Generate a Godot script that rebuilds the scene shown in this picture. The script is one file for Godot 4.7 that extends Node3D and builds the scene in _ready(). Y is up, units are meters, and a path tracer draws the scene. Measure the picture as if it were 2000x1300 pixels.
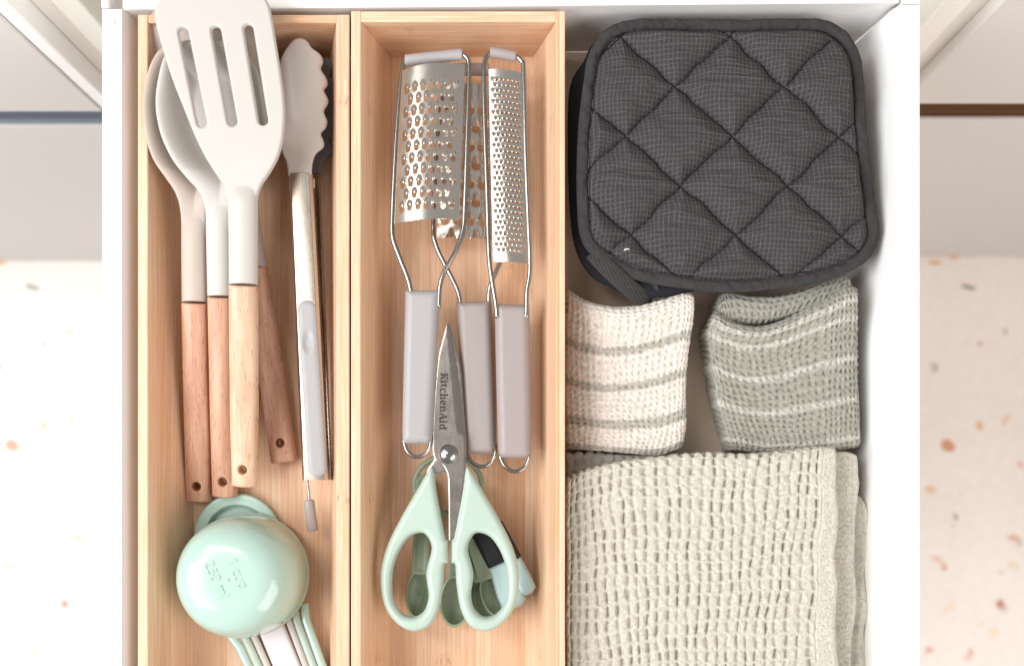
extends Node3D
# A pulled-out kitchen drawer seen from straight above. Metres; the rim of the drawer is y = 0.
# H is the height of the camera over the rim; P() gives the place on the level y of a point measured on a 2000 x 1300 survey grid.

const H := 0.709
const F := 1985.0

var M := {}
var nothing: Callable
var rng := RandomNumberGenerator.new()
var wob := FastNoiseLite.new()
var fine := FastNoiseLite.new()


func P(px: float, py: float, y: float) -> Vector3:
	return Vector3((px - 1000.0) * (H - y) / F, y, (py - 960.0) * (H - y) / F)


func Q(px: float, py: float, hf: Callable) -> Vector2:        # the same on a surface whose height depends on z
	var y: float = 0.0
	var z := 0.0
	for k in 4:
		z = (py - 960.0) * (H - y) / F
		y = hf.call(z)
	return Vector2((px - 1000.0) * (H - y) / F, z)


func zy(py: float, y: float) -> float:
	return (py - 960.0) * (H - y) / F


# ---------------------------------------------------------------- mesh helpers

class MB:
	var v := PackedVector3Array()
	var uv := PackedVector2Array()
	var col := PackedColorArray()
	var idx := PackedInt32Array()
	var uvf: Callable
	var colored := false

	func add(p: Vector3, t := Vector2.ZERO, c := Color.WHITE) -> int:
		v.append(p)
		uv.append(uvf.call(p) if uvf.is_valid() else t)
		col.append(c)
		return v.size() - 1

	func tri(a: int, b: int, c: int) -> void:
		idx.append(a)
		idx.append(b)
		idx.append(c)

	func poly(pts: Array, out: Vector3) -> void:                # a flat face that looks towards out
		var n: Vector3 = Vector3.ZERO
		for k in range(1, pts.size() - 1):
			n += (pts[k + 1] - pts[0]).cross(pts[k] - pts[0])
		var list := pts.duplicate()
		if n.dot(out) < 0.0:
			list.reverse()
		var first := v.size()
		for p in list:
			add(p)
		for k in range(1, list.size() - 1):
			tri(first, first + k, first + k + 1)

	func box(lo: Vector3, hi: Vector3, b := 0.0008) -> void:    # a box with chamfered edges
		var c := (lo + hi) * 0.5
		var h := (hi - lo) * 0.5
		b = minf(b, minf(h.x, minf(h.y, h.z)) * 0.6)
		hull(func(s: Vector3) -> Vector3: return c + s * h, Vector3(b / h.x, b / h.y, b / h.z))

	func hull(at: Callable, b: Vector3) -> void:                # a chamfered cube of -1 .. 1 placed by at(), b the chamfers as shares
		var mid: Vector3 = at.call(Vector3.ZERO)
		var i := Vector3.ONE - b
		for ax in 3:
			for s in [-1.0, 1.0]:
				var pts := []
				for q in [[-1, -1], [1, -1], [1, 1], [-1, 1]]:
					var p := Vector3.ZERO
					p[ax] = s
					p[(ax + 1) % 3] = q[0] * i[(ax + 1) % 3]
					p[(ax + 2) % 3] = q[1] * i[(ax + 2) % 3]
					pts.append(at.call(p))
				face(pts, mid)
			var b1 := (ax + 1) % 3
			var b2 := (ax + 2) % 3
			for s1 in [-1.0, 1.0]:
				for s2 in [-1.0, 1.0]:
					var pts := []
					for e in [[-1.0, 0], [1.0, 0], [1.0, 1], [-1.0, 1]]:
						var p := Vector3.ZERO
						p[ax] = e[0] * i[ax]
						p[b1] = s1 * (1.0 if e[1] == 0 else i[b1])
						p[b2] = s2 * (i[b2] if e[1] == 0 else 1.0)
						pts.append(at.call(p))
					face(pts, mid)
		for sx in [-1.0, 1.0]:
			for sy in [-1.0, 1.0]:
				for sz in [-1.0, 1.0]:
					face([at.call(Vector3(sx, sy * i.y, sz * i.z)), at.call(Vector3(sx * i.x, sy, sz * i.z)), at.call(Vector3(sx * i.x, sy * i.y, sz))], mid)

	func face(pts: Array, mid: Vector3) -> void:
		var c := Vector3.ZERO
		for p in pts:
			c += p
		poly(pts, c / pts.size() - mid)

	func tube(path: Array, rad: Callable, n := 12, flat := 1.0, up := Vector3.UP, cap := true) -> void:
		# a tube along path; rad(t) its half width, flat the share of that for its half height
		var m := path.size()
		var first := v.size()
		var side := Vector3.ZERO
		var run := 0.0
		for k in m:
			var d: Vector3 = (path[mini(k + 1, m - 1)] - path[maxi(k - 1, 0)]).normalized()
			if k > 0:
				run += (path[k] - path[k - 1]).length()
			if k == 0:
				side = d.cross(up).normalized()
				if side.length() < 0.1:
					side = d.cross(Vector3.RIGHT).normalized()
			else:
				side = (side - d * side.dot(d)).normalized()
			var w: Vector3 = side.cross(d)
			var r: float = rad.call(float(k) / maxi(m - 1, 1))
			for j in n + 1:
				var a := TAU * j / n
				add(path[k] + side * cos(a) * r + w * sin(a) * r * flat, Vector2(float(j) / n, run * 10.0))
		for k in m - 1:
			for j in n:
				var a := first + k * (n + 1) + j
				tri(a, a + n + 1, a + 1)
				tri(a + 1, a + n + 1, a + n + 2)
		if cap:
			for e in [0, m - 1]:
				var c := add(path[e])
				for j in n:
					var a: int = first + e * (n + 1) + j
					if e == 0:
						tri(c, a, a + 1)
					else:
						tri(c, a + 1, a)

	func lathe(at: Vector3, prof: Array, n := 48, frame := Basis.IDENTITY) -> void:   # prof: Vector2(radius, height)
		var first := v.size()
		for p in prof:
			for j in n + 1:
				var a := TAU * j / n
				add(at + frame * Vector3(cos(a) * p.x, p.y, sin(a) * p.x), Vector2(float(j) / n, p.y * 10.0))
		for k in prof.size() - 1:
			for j in n:
				var a := first + k * (n + 1) + j
				tri(a, a + 1, a + n + 1)
				tri(a + 1, a + n + 2, a + n + 1)

	func grid(nu: int, nv: int, pts: PackedVector3Array, uvs: PackedVector2Array, cols: PackedColorArray) -> void:
		var first := v.size()
		v.append_array(pts)
		uv.append_array(uvs)
		if cols.size() == pts.size():
			col.append_array(cols)
		else:
			for k in pts.size():
				col.append(Color.WHITE)
		for j in nv - 1:
			for i in nu - 1:
				var a := first + j * nu + i
				tri(a, a + 1, a + nu + 1)
				tri(a, a + nu + 1, a + nu)


func origin_of(n: Node) -> Vector3:
	var o := Vector3.ZERO
	while n is Node3D and n != self:
		o += n.position
		n = n.get_parent()
	return o


func build(called: String, mb: MB, mat: Material, parent: Node, crease := -1.0) -> MeshInstance3D:
	# one named mesh; crease < 0: smooth over shared vertices, else smooth across edges flatter than that many degrees
	var off := origin_of(parent)
	var pos := mb.v
	var fn := PackedVector3Array()
	var tris := mb.idx.size() / 3
	fn.resize(tris)
	for t in tris:
		var a := pos[mb.idx[t * 3]]
		fn[t] = (pos[mb.idx[t * 3 + 2]] - a).cross(pos[mb.idx[t * 3 + 1]] - a)
	var nor := PackedVector3Array()
	var arr := []
	arr.resize(Mesh.ARRAY_MAX)
	var outv := PackedVector3Array()
	if crease < 0.0:
		nor.resize(pos.size())
		for t in tris:
			for k in 3:
				var i := mb.idx[t * 3 + k]
				nor[i] = nor[i] + fn[t]
		for i in nor.size():
			nor[i] = nor[i].normalized() if nor[i].length_squared() > 0.0 else Vector3.UP
		outv = pos.duplicate()
		arr[Mesh.ARRAY_TEX_UV] = mb.uv
		arr[Mesh.ARRAY_COLOR] = mb.col
		arr[Mesh.ARRAY_INDEX] = mb.idx
	else:
		var at := {}
		for t in tris:
			for k in 3:
				var key := Vector3i(pos[mb.idx[t * 3 + k]] * 200000.0)
				if not at.has(key):
					at[key] = PackedInt32Array()
				at[key].append(t)
		var lim := cos(deg_to_rad(crease))
		var uvs := PackedVector2Array()
		var cols := PackedColorArray()
		for t in tris:
			var n0 := fn[t].normalized()
			for k in 3:
				var i := mb.idx[t * 3 + k]
				var s := Vector3.ZERO
				for o in at[Vector3i(pos[i] * 200000.0)]:
					if fn[o].normalized().dot(n0) > lim:
						s += fn[o]
				outv.append(pos[i])
				nor.append(s.normalized() if s.length_squared() > 0.0 else Vector3.UP)
				uvs.append(mb.uv[i])
				cols.append(mb.col[i])
		arr[Mesh.ARRAY_TEX_UV] = uvs
		arr[Mesh.ARRAY_COLOR] = cols
	for i in outv.size():
		outv[i] = outv[i] - off
	arr[Mesh.ARRAY_VERTEX] = outv
	arr[Mesh.ARRAY_NORMAL] = nor
	var m := ArrayMesh.new()
	m.add_surface_from_arrays(Mesh.PRIMITIVE_TRIANGLES, arr)
	var o := MeshInstance3D.new()
	o.name = called
	o.mesh = m
	o.material_override = mat
	parent.add_child(o, true)
	return o


var used := {}

func thing(called: String, label: String, category: String, at: Vector3, group := "") -> Node3D:
	var o := Node3D.new()
	var n: int = used.get(called, 0)
	used[called] = n + 1
	o.name = called if n == 0 else "%s_%03d" % [called, n]
	add_child(o, true)
	o.position = at
	o.set_meta("label", label)
	o.set_meta("category", category)
	if group:
		o.set_meta("group", group)
	return o


func spl(pts: Array, sub := 5, closed := true) -> PackedVector2Array:    # smooth outline through points; a point given twice is a corner
	var out := PackedVector2Array()
	var n := pts.size()
	for k in (n if closed else n - 1):
		var a: Vector2 = pts[(k - 1 + n) % n] if closed or k > 0 else pts[0]
		var b: Vector2 = pts[k]
		var c: Vector2 = pts[(k + 1) % n]
		var d: Vector2 = pts[(k + 2) % n] if closed or k + 2 < n else pts[n - 1]
		if b.is_equal_approx(c):
			continue
		for s in sub:
			out.append(b.cubic_interpolate(c, a, d, float(s) / sub))
	if not closed:
		out.append(pts[n - 1])
	return out


func spl3(pts: Array, sub := 6) -> Array:
	var out := []
	var n := pts.size()
	for k in n - 1:
		for s in sub:
			out.append((pts[k] as Vector3).cubic_interpolate(pts[k + 1], pts[maxi(k - 1, 0)], pts[mini(k + 2, n - 1)], float(s) / sub))
	out.append(pts[n - 1])
	return out


func pd(p: Vector2, a: PackedVector2Array) -> float:                     # distance to an outline, positive inside
	var best := 1e9
	var inside := false
	var q := a[a.size() - 1]
	for r in a:
		var e := r - q
		var w := p - q
		var t := clampf(w.dot(e) / e.length_squared(), 0.0, 1.0)
		best = minf(best, (w - e * t).length_squared())
		if (r.y > p.y) != (q.y > p.y) and p.x < (q.x - r.x) * (p.y - r.y) / (q.y - r.y) + r.x:
			inside = not inside
		q = r
	return sqrt(best) if inside else -sqrt(best)


func capsule(p: Vector2, a: Vector2, b: Vector2) -> float:
	var e := b - a
	var t := clampf((p - a).dot(e) / e.length_squared(), 0.0, 1.0)
	return (p - a - e * t).length()


func span(pts: PackedVector2Array) -> Rect2:
	var r := Rect2(pts[0], Vector2.ZERO)
	for p in pts:
		r = r.expand(p)
	return r


func arc(d: float, r: float) -> float:                                   # a quarter round: 0 at the edge, 1 from r inwards
	var t := 1.0 - clampf(d / r, 0.0, 1.0)
	return sqrt(maxf(0.0, 1.0 - t * t))


func plate(mb: MB, sdf: Callable, r: Rect2, cell: float, top: Callable, bot: Callable, band := -1.0, map : Callable = nothing, uvf : Callable = nothing) -> void:
	# a body between the surfaces top(p, d) and bot(p, d) over the region where sdf(p) = d > 0, marched on a square grid
	var nx := int(ceil(r.size.x / cell)) + 3
	var nz := int(ceil(r.size.y / cell)) + 3
	var o := r.position - Vector2(cell, cell)
	var d := PackedFloat32Array()
	d.resize(nx * nz)
	if band < 0.0:
		for j in nz:
			for i in nx:
				d[j * nx + i] = sdf.call(o + Vector2(i, j) * cell)
	else:
		var cx := nx / 4 + 2
		var cz := nz / 4 + 2
		var cd := PackedFloat32Array()
		cd.resize(cx * cz)
		for j in cz:
			for i in cx:
				cd[j * cx + i] = sdf.call(o + Vector2(i, j) * cell * 4.0)
		for j in nz:
			var cj := j / 4
			for i in nx:
				var ci := i / 4
				var a := cd[cj * cx + ci]
				var b := cd[cj * cx + ci + 1]
				var c := cd[cj * cx + cx + ci]
				var e := cd[cj * cx + cx + ci + 1]
				if minf(minf(absf(a), absf(b)), minf(absf(c), absf(e))) > band + cell * 6.0:
					d[j * nx + i] = lerpf(lerpf(a, b, (i % 4) / 4.0), lerpf(c, e, (i % 4) / 4.0), (j % 4) / 4.0)
				else:
					d[j * nx + i] = sdf.call(o + Vector2(i, j) * cell)
	var ids := [{}, {}, {}, {}]                                          # top, bottom, wall top, wall bottom
	for j in nz - 1:
		for i in nx - 1:
			var at := [j * nx + i, j * nx + i + 1, (j + 1) * nx + i + 1, (j + 1) * nx + i]
			if d[at[0]] <= 0.0 and d[at[1]] <= 0.0 and d[at[2]] <= 0.0 and d[at[3]] <= 0.0:
				continue
			var keys := []
			var spots := []
			var dist := []
			for k in 4:
				var a: int = at[k]
				var b: int = at[(k + 1) % 4]
				if d[a] > 0.0:
					keys.append(a)
					spots.append(o + Vector2(a % nx, a / nx) * cell)
					dist.append(d[a])
				if (d[a] > 0.0) != (d[b] > 0.0):
					var t := d[a] / (d[a] - d[b])
					keys.append(-1 - (mini(a, b) * 2 + (1 if absi(a - b) > 1 else 0)))
					spots.append(o + Vector2(a % nx, a / nx).lerp(Vector2(b % nx, b / nx), t) * cell)
					dist.append(0.0)
			var n := keys.size()
			var tv := PackedInt32Array()
			var bv := PackedInt32Array()
			for k in n:
				for s in 2:
					if not ids[s].has(keys[k]):
						var p: Vector2 = spots[k]
						var y: float = top.call(p, dist[k]) if s == 0 else bot.call(p, dist[k])
						var w := Vector3(p.x, y, p.y)
						ids[s][keys[k]] = mb.add(map.call(w) if map.is_valid() else w, uvf.call(p) if uvf.is_valid() else p * 10.0)
				tv.append(ids[0][keys[k]])
				bv.append(ids[1][keys[k]])
			for k in range(1, n - 1):
				mb.tri(tv[0], tv[k], tv[k + 1])
				mb.tri(bv[0], bv[k + 1], bv[k])
			for k in n:
				var k2 := (k + 1) % n
				if keys[k] < 0 and keys[k2] < 0:
					if (mb.v[tv[k]] - mb.v[bv[k]]).length() > 0.00005:
						var w := PackedInt32Array()
						for e in [k, k2]:
							for s in [2, 3]:
								if not ids[s].has(keys[e]):
									var src: int = tv[e] if s == 2 else bv[e]
									ids[s][keys[e]] = mb.add(mb.v[src], mb.uv[src])
								w.append(ids[s][keys[e]])
						mb.tri(w[0], w[1], w[3])
						mb.tri(w[0], w[3], w[2])


func cur(a: Array, t: float) -> Vector2:                                 # a point on an evenly divided smooth line
	var f := clampf(t, 0.0, 1.0) * (a.size() - 1)
	var k := mini(int(f), a.size() - 2)
	return (a[k] as Vector2).cubic_interpolate(a[k + 1], a[maxi(k - 1, 0)], a[mini(k + 2, a.size() - 1)], f - k)


func cloth(called: String, mat: Material, parent: Node, ln: Array, rn: Array, tn: Array, bn: Array, nu: int, nv: int, yf: Callable, edge: Vector2, ybot: float, disp: Callable, colf : Callable = nothing) -> MeshInstance3D:
	# a folded cloth between four border lines; edge: how far in and how deep its rounded rim goes; disp: relief of the weave
	var k := 5
	var w := nu + 2 * k
	var h := nv + 2 * k
	var base := PackedVector3Array()
	base.resize(w * h)
	var uvs := PackedVector2Array()
	uvs.resize(w * h)
	var down := PackedFloat32Array()
	down.resize(w * h)
	for j in h:
		for i in w:
			var iu := clampi(i - k, 0, nu - 1)
			var iv := clampi(j - k, 0, nv - 1)
			var u := float(iu) / (nu - 1)
			var v := float(iv) / (nv - 1)
			var p := cur(ln, v) * (1.0 - u) + cur(rn, v) * u + cur(tn, u) * (1.0 - v) + cur(bn, u) * v
			p -= (cur(tn, 0) * (1.0 - u) + cur(tn, 1) * u) * (1.0 - v) + (cur(bn, 0) * (1.0 - u) + cur(bn, 1) * u) * v
			var y: float = yf.call(u, v)
			var size := Vector2((cur(rn, v) - cur(ln, v)).length(), (cur(bn, u) - cur(tn, u)).length()) * H / F
			var eu := minf(u, 1.0 - u) * size.x
			var ev := minf(v, 1.0 - v) * size.y
			var q := P(p.x, p.y, y)
			y -= edge.y * (2.0 - arc(eu, edge.x) - arc(ev, edge.x)) * 0.75
			var out := float(maxi(absi(i - k - iu), absi(j - k - iv)))
			down[j * w + i] = out
			q.y = lerpf(y, minf(ybot, y), out / k)
			base[j * w + i] = q
			uvs[j * w + i] = Vector2(u, v)
	var pts := base.duplicate()
	var cols := PackedColorArray()
	for j in h:
		for i in w:
			var a := base[j * w + maxi(i - 1, 0)]
			var b := base[j * w + mini(i + 1, w - 1)]
			var c := base[maxi(j - 1, 0) * w + i]
			var e := base[mini(j + 1, h - 1) * w + i]
			var n := (e - c).cross(b - a)
			n = n.normalized() if n.length_squared() > 1e-20 else Vector3.UP
			var t := uvs[j * w + i]
			pts[j * w + i] += n * disp.call(t.x, t.y, down[j * w + i])
			if colf.is_valid():
				cols.append(colf.call(t.x, t.y))
	for j in h:
		for i in w:
			uvs[j * w + i] = Vector2(pts[j * w + i].x, pts[j * w + i].z) * 20.0
	var mb := MB.new()
	mb.grid(w, h, pts, uvs, cols)
	return build(called, mb, mat, parent)


# ---------------------------------------------------------------- materials

func mat(c: Color, rough := 0.6, metal := 0.0, spec := 0.5) -> StandardMaterial3D:
	var m := StandardMaterial3D.new()
	m.albedo_color = c
	m.roughness = rough
	m.metallic = metal
	m.metallic_specular = spec
	return m


func rgb(r: float, g: float, b: float) -> Color:
	return Color(r / 255.0, g / 255.0, b / 255.0)


func lin(r: float, g: float, b: float) -> Color:
	return rgb(r, g, b).srgb_to_linear()


func tex(im: Image) -> ImageTexture:
	return ImageTexture.create_from_image(im)


func bamboo_image(w: int, h: int, seed: int, a: Color, b: Color) -> Image:       # strips and fine grain along the height of the picture
	var r := RandomNumberGenerator.new()
	r.seed = seed
	var n := FastNoiseLite.new()
	n.seed = seed
	n.frequency = 0.02
	var tone := PackedFloat32Array()
	var x := 0
	while x < w:
		var wide := r.randi_range(24, 52)
		var t := r.randf()
		for k in wide:
			if x < w:
				tone.append(t + (-0.25 if k == 0 else 0.0))
				x += 1
	var hair := PackedFloat32Array()
	for k in w:
		hair.append(r.randf())
	var im := Image.create_empty(w, h, false, Image.FORMAT_RGB8)
	for j in h:
		for i in w:
			var g := n.get_noise_2d(i * 9.0, j * 0.25)
			var g2 := n.get_noise_2d(i * 30.0 + 500.0, j * 0.9)
			var t := 0.5 + (tone[i] - 0.5) * 0.55 + (hair[i] - 0.5) * 0.3 + g * 0.5 + g2 * 0.25
			im.set_pixel(i, j, a.lerp(b, clampf(t, 0.0, 1.0)))
	for k in 7:                                                          # the nodes of the cane: short dashes side by side
		var cx := r.randi_range(10, w - 40)
		var cy := r.randi_range(20, h - 30)
		for s in 26:
			var px := cx + r.randi_range(0, 30)
			var py := cy + r.randi_range(0, 16)
			for e in r.randi_range(3, 9):
				if px < w and py + e < h:
					im.set_pixel(px, py + e, im.get_pixel(px, py + e).lerp(b.darkened(0.25), 0.45))
	return im


func beech_image(w: int, h: int, seed: int, a: Color, b: Color, fleck: Color) -> Image:
	var r := RandomNumberGenerator.new()
	r.seed = seed
	var n := FastNoiseLite.new()
	n.seed = seed
	n.frequency = 0.02
	var im := Image.create_empty(w, h, false, Image.FORMAT_RGB8)
	for j in h:
		for i in w:
			var t := 0.5 + n.get_noise_2d(i * 2.2, j * 0.2) * 0.9 + n.get_noise_2d(i * 14.0, j * 0.5) * 0.45
			im.set_pixel(i, j, a.lerp(b, clampf(t, 0.0, 1.0)))
	for k in int(w * h / 420.0):
		var px := r.randi_range(0, w - 1)
		var py := r.randi_range(0, h - 20)
		var s := r.randf_range(0.25, 0.75)
		for e in r.randi_range(5, 17):
			im.set_pixel(px, py + e, im.get_pixel(px, py + e).lerp(fleck, s))
	return im


func terrazzo_image(size: int) -> Image:                                  # 1.4 m of polished floor with chips of stone
	var r := RandomNumberGenerator.new()
	r.seed = 11
	var base := rgb(240, 232, 226)
	var im := Image.create_empty(size, size, false, Image.FORMAT_RGB8)
	im.fill(base)
	var n := FastNoiseLite.new()
	n.frequency = 0.006
	for j in size:
		for i in size:
			var t := n.get_noise_2d(i, j) * 0.02 + n.get_noise_2d(i * 12.0, j * 12.0) * 0.02
			im.set_pixel(i, j, Color(base.r + t, base.g + t, base.b + t))
	var tones := [rgb(206, 132, 96), rgb(226, 168, 120), rgb(150, 142, 128), rgb(122, 128, 116), rgb(236, 210, 168), rgb(218, 160, 140), rgb(190, 176, 160), rgb(176, 98, 76)]
	var ppm := size / 1.4
	for k in 430:
		var big := r.randf()
		var rad := (r.randf_range(0.0015, 0.004) if big < 0.62 else r.randf_range(0.005, 0.0115)) * ppm
		chip(im, r, Vector2(r.randf() * size, r.randf() * size), rad, r.randf_range(0.45, 0.9), r.randf() * PI, tones[r.randi() % tones.size()])
	var known := [[1893, 560, 0.013, 0.3, 0.25, 3], [1826, 512, 0.010, 0.5, 0.1, 1], [1826, 718, 0.010, 0.7, 1.2, 2], [1853, 870, 0.012, 0.85, 0.6, 0], [1914, 832, 0.010, 0.6, 1.5, 1], [1966, 820, 0.010, 0.6, 2.2, 1], [1818, 955, 0.0095, 0.8, 0.2, 1], [1868, 1010, 0.008, 0.4, 1.3, 2], [1982, 1050, 0.012, 0.5, 0.3, 0], [1855, 1185, 0.0145, 0.5, 2.3, 4], [1942, 1235, 0.0115, 0.7, 2.8, 4], [1840, 1100, 0.006, 0.8, 0, 1], [1986, 1105, 0.009, 0.7, 0.9, 4], [1815, 1268, 0.007, 0.8, 0, 5], [1893, 1285, 0.008, 0.7, 0.5, 5]]
	for c in known:
		var p := P(c[0], c[1], -0.81)
		chip(im, r, Vector2(fposmod(p.x / 1.4, 1.0), fposmod(p.z / 1.4, 1.0)) * size, c[2] * ppm, c[3], c[4], tones[c[5]])
	return im


func chip(im: Image, r: RandomNumberGenerator, c: Vector2, rad: float, flat: float, turn: float, tone: Color) -> void:
	var pts := PackedVector2Array()
	for k in 7:
		pts.append(Vector2(rad * r.randf_range(0.7, 1.1), 0).rotated(TAU * k / 7) * Vector2(1.0, flat))
	tone = tone.lerp(rgb(240, 232, 226), r.randf_range(0.2, 0.6))
	var size := im.get_width()
	for j in range(int(-rad * 1.2) - 1, int(rad * 1.2) + 2):
		for i in range(int(-rad * 1.2) - 1, int(rad * 1.2) + 2):
			if Geometry2D.is_point_in_polygon(Vector2(i, j).rotated(-turn), pts):
				im.set_pixel(posmod(int(c.x) + i, size), posmod(int(c.y) + j, size), tone)


func waffle_image(size: int, cells: int, ground: Color, yarn: Color, seed: int) -> Image:      # thin raised yarns crossing over a darker ground
	var r := RandomNumberGenerator.new()
	r.seed = seed
	var n := FastNoiseLite.new()
	n.seed = seed
	n.frequency = 0.02
	var im := Image.create_empty(size, size, false, Image.FORMAT_RGB8)
	for j in size:
		for i in size:
			var a := i * cells / float(size) + n.get_noise_2d(i, j) * 0.10
			var b := j * cells / float(size) + n.get_noise_2d(i + 900.0, j) * 0.10
			var fa := absf(a - roundf(a))
			var fb := absf(b - roundf(b))
			var t := maxf(smoothstep(0.22, 0.02, fa) * (0.75 + 0.25 * sin(b * TAU * 2.0)), smoothstep(0.2, 0.02, fb) * 0.7)
			t *= 0.65 + 0.7 * n.get_noise_2d(i * 3.0, j * 3.0) + 0.15
			t += (r.randf() - 0.5) * 0.22
			im.set_pixel(i, j, ground.lerp(yarn, clampf(t, 0.0, 1.0)))
	return im


func twill_image(size: int, a: Color, b: Color) -> Image:
	var r := RandomNumberGenerator.new()
	r.seed = 3
	var im := Image.create_empty(size, size, false, Image.FORMAT_RGB8)
	for j in size:
		for i in size:
			var t := 0.5 + 0.35 * sin((i + j) * TAU / 8.0) + (r.randf() - 0.5) * 0.5
			im.set_pixel(i, j, a.lerp(b, clampf(t, 0.0, 1.0)))
	return im


func fibre_image(size: int, seed: int) -> Image:                          # grey value: short crossing yarn fibres, for relief
	var r := RandomNumberGenerator.new()
	r.seed = seed
	var im := Image.create_empty(size, size, false, Image.FORMAT_RGB8)
	im.fill(Color(0.4, 0.4, 0.4))
	for k in size * 14:
		var p := Vector2(r.randf(), r.randf()) * size
		var d := Vector2.RIGHT.rotated(r.randfn(0.0, 0.4) + (PI / 2 if r.randf() < 0.5 else 0.0))
		var g := r.randf_range(0.15, 0.95)
		for s in r.randi_range(5, 16):
			var q := p + d * s
			im.set_pixel(posmod(int(q.x), size), posmod(int(q.y), size), Color(g, g, g))
	return im


func brushed_image(w: int, h: int) -> Image:
	var r := RandomNumberGenerator.new()
	r.seed = 8
	var im := Image.create_empty(w, h, false, Image.FORMAT_RGB8)
	for i in w:
		var g := r.randf_range(0.35, 0.65)
		for j in h:
			if r.randf() < 0.02:
				g = clampf(g + r.randf_range(-0.2, 0.2), 0.25, 0.75)
			im.set_pixel(i, j, Color(g, g, g))
	return im


func materials() -> void:
	M.white = mat(rgb(243, 242, 241), 0.35)
	M.cap = mat(rgb(236, 232, 228), 0.4)
	M.front = mat(rgb(211, 206, 202), 0.45)
	M.gable = mat(rgb(238, 234, 226), 0.4)
	M.base = mat(rgb(226, 206, 188), 0.5)  # warm bounce and shade inside the drawer put into this beige
	M.rail = mat(rgb(158, 163, 174), 0.5, 0.6)
	M.rail_wood_reflection = mat(rgb(140, 102, 72), 0.5, 0.6)  # brown stands for wood reflected in the right rail
	M.floor = mat(Color.WHITE, 0.35)
	M.floor.albedo_color = rgb(252, 250, 248)
	M.floor.albedo_texture = tex(terrazzo_image(1024))
	M.bamboo = mat(Color.WHITE, 0.42)
	M.bamboo.albedo_texture = tex(bamboo_image(384, 1024, 5, rgb(237, 207, 178), rgb(211, 162, 125)))
	M.beech = mat(Color.WHITE, 0.5)
	M.beech.albedo_texture = tex(beech_image(256, 768, 21, rgb(210, 165, 137), rgb(186, 137, 110), rgb(128, 78, 52)))
	M.beech_pale = mat(Color.WHITE, 0.5)
	M.beech_pale.albedo_texture = tex(beech_image(256, 768, 33, rgb(220, 188, 160), rgb(202, 162, 132), rgb(158, 108, 76)))
	M.silicone = mat(rgb(197, 191, 185), 0.5)
	M.silicone2 = mat(rgb(186, 172, 161), 0.5)
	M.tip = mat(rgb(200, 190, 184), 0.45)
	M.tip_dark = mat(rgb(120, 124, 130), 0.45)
	M.grip = mat(rgb(160, 149, 146), 0.45)
	M.grip_pale = mat(rgb(167, 164, 165), 0.42)
	M.steel = mat(rgb(222, 216, 208), 0.2, 1.0)
	M.wire = mat(rgb(164, 162, 160), 0.2, 1.0)
	M.blade = mat(rgb(174, 167, 161), 0.26, 1.0)
	M.steel.heightmap_enabled = false
	M.arm = mat(rgb(200, 190, 180), 0.25, 1.0)
	M.mint = mat(rgb(178, 205, 193), 0.18)
	M.mint.clearcoat_enabled = true
	M.mint.clearcoat = 0.5
	M.mint.clearcoat_roughness = 0.12
	M.mint_pale = mat(rgb(178, 196, 183), 0.4)
	M.sage = mat(rgb(142, 155, 131), 0.4)
	M.lilac = mat(rgb(222, 216, 220), 0.45)
	M.ash = mat(rgb(196, 190, 184), 0.45)
	M.blue = mat(rgb(176, 202, 204), 0.4)
	M.black = mat(rgb(22, 22, 30), 0.35)
	M.print = mat(rgb(38, 32, 30), 0.5)
	M.quilt = mat(Color.WHITE, 0.95, 0.0, 0.2)
	var wf := waffle_image(512, 16, rgb(62, 60, 61), rgb(102, 100, 100), 4)
	M.quilt.albedo_texture = tex(wf)
	M.quilt.heightmap_enabled = true
	M.quilt.heightmap_texture = tex(wf)
	M.quilt.heightmap_scale = 0.12
	M.twill = mat(Color.WHITE, 0.95, 0.0, 0.2)
	M.twill.albedo_texture = tex(twill_image(128, rgb(50, 49, 49), rgb(76, 74, 74)))
	M.thread = mat(rgb(30, 29, 30), 0.9, 0.0, 0.2)
	M.under = mat(rgb(40, 40, 44), 0.95, 0.0, 0.2)  # shade below the top pad put into this even black
	var fib := tex(fibre_image(512, 9))
	for k in [["knit", rgb(255, 255, 255)], ["towel", rgb(213, 207, 193)], ["towel_grey", rgb(176, 172, 164)]]:
		var m := mat(k[1], 0.95, 0.0, 0.15)
		m.vertex_color_use_as_albedo = k[0] == "knit"
		m.heightmap_enabled = true
		m.heightmap_texture = fib
		m.heightmap_scale = 0.11
		m.rim_enabled = true
		m.rim = 0.4
		M[k[0]] = m
	var sm := Image.create_empty(256, 256, false, Image.FORMAT_RGB8)
	var sn := FastNoiseLite.new()
	sn.seed = 40
	sn.frequency = 0.018
	for j in 256:
		for i in 256:
			var g := 0.62 + 0.16 * sn.get_noise_2d(i, j) + 0.10 * sn.get_noise_2d(i * 6.0, j * 1.2)
			sm.set_pixel(i, j, Color(g, g, g))
	var smt := tex(sm)
	for k in [["steel", 0.36], ["blade", 0.42], ["arm", 0.42], ["silicone", 0.8], ["silicone2", 0.8], ["grip", 0.75], ["grip_pale", 0.7], ["mint", 0.3], ["mint_pale", 0.6]]:
		M[k[0]].roughness = k[1]
		M[k[0]].roughness_texture = smt
	M.lint = mat(rgb(240, 238, 232), 0.9)


# ---------------------------------------------------------------- the kitchen round the drawer

func block(called: String, lo: Vector3, hi: Vector3, m: Material, parent: Node, b := 0.001) -> MeshInstance3D:
	var mb := MB.new()
	mb.box(lo, hi, b)
	return build(called, mb, m, parent, 25.0)


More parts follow.
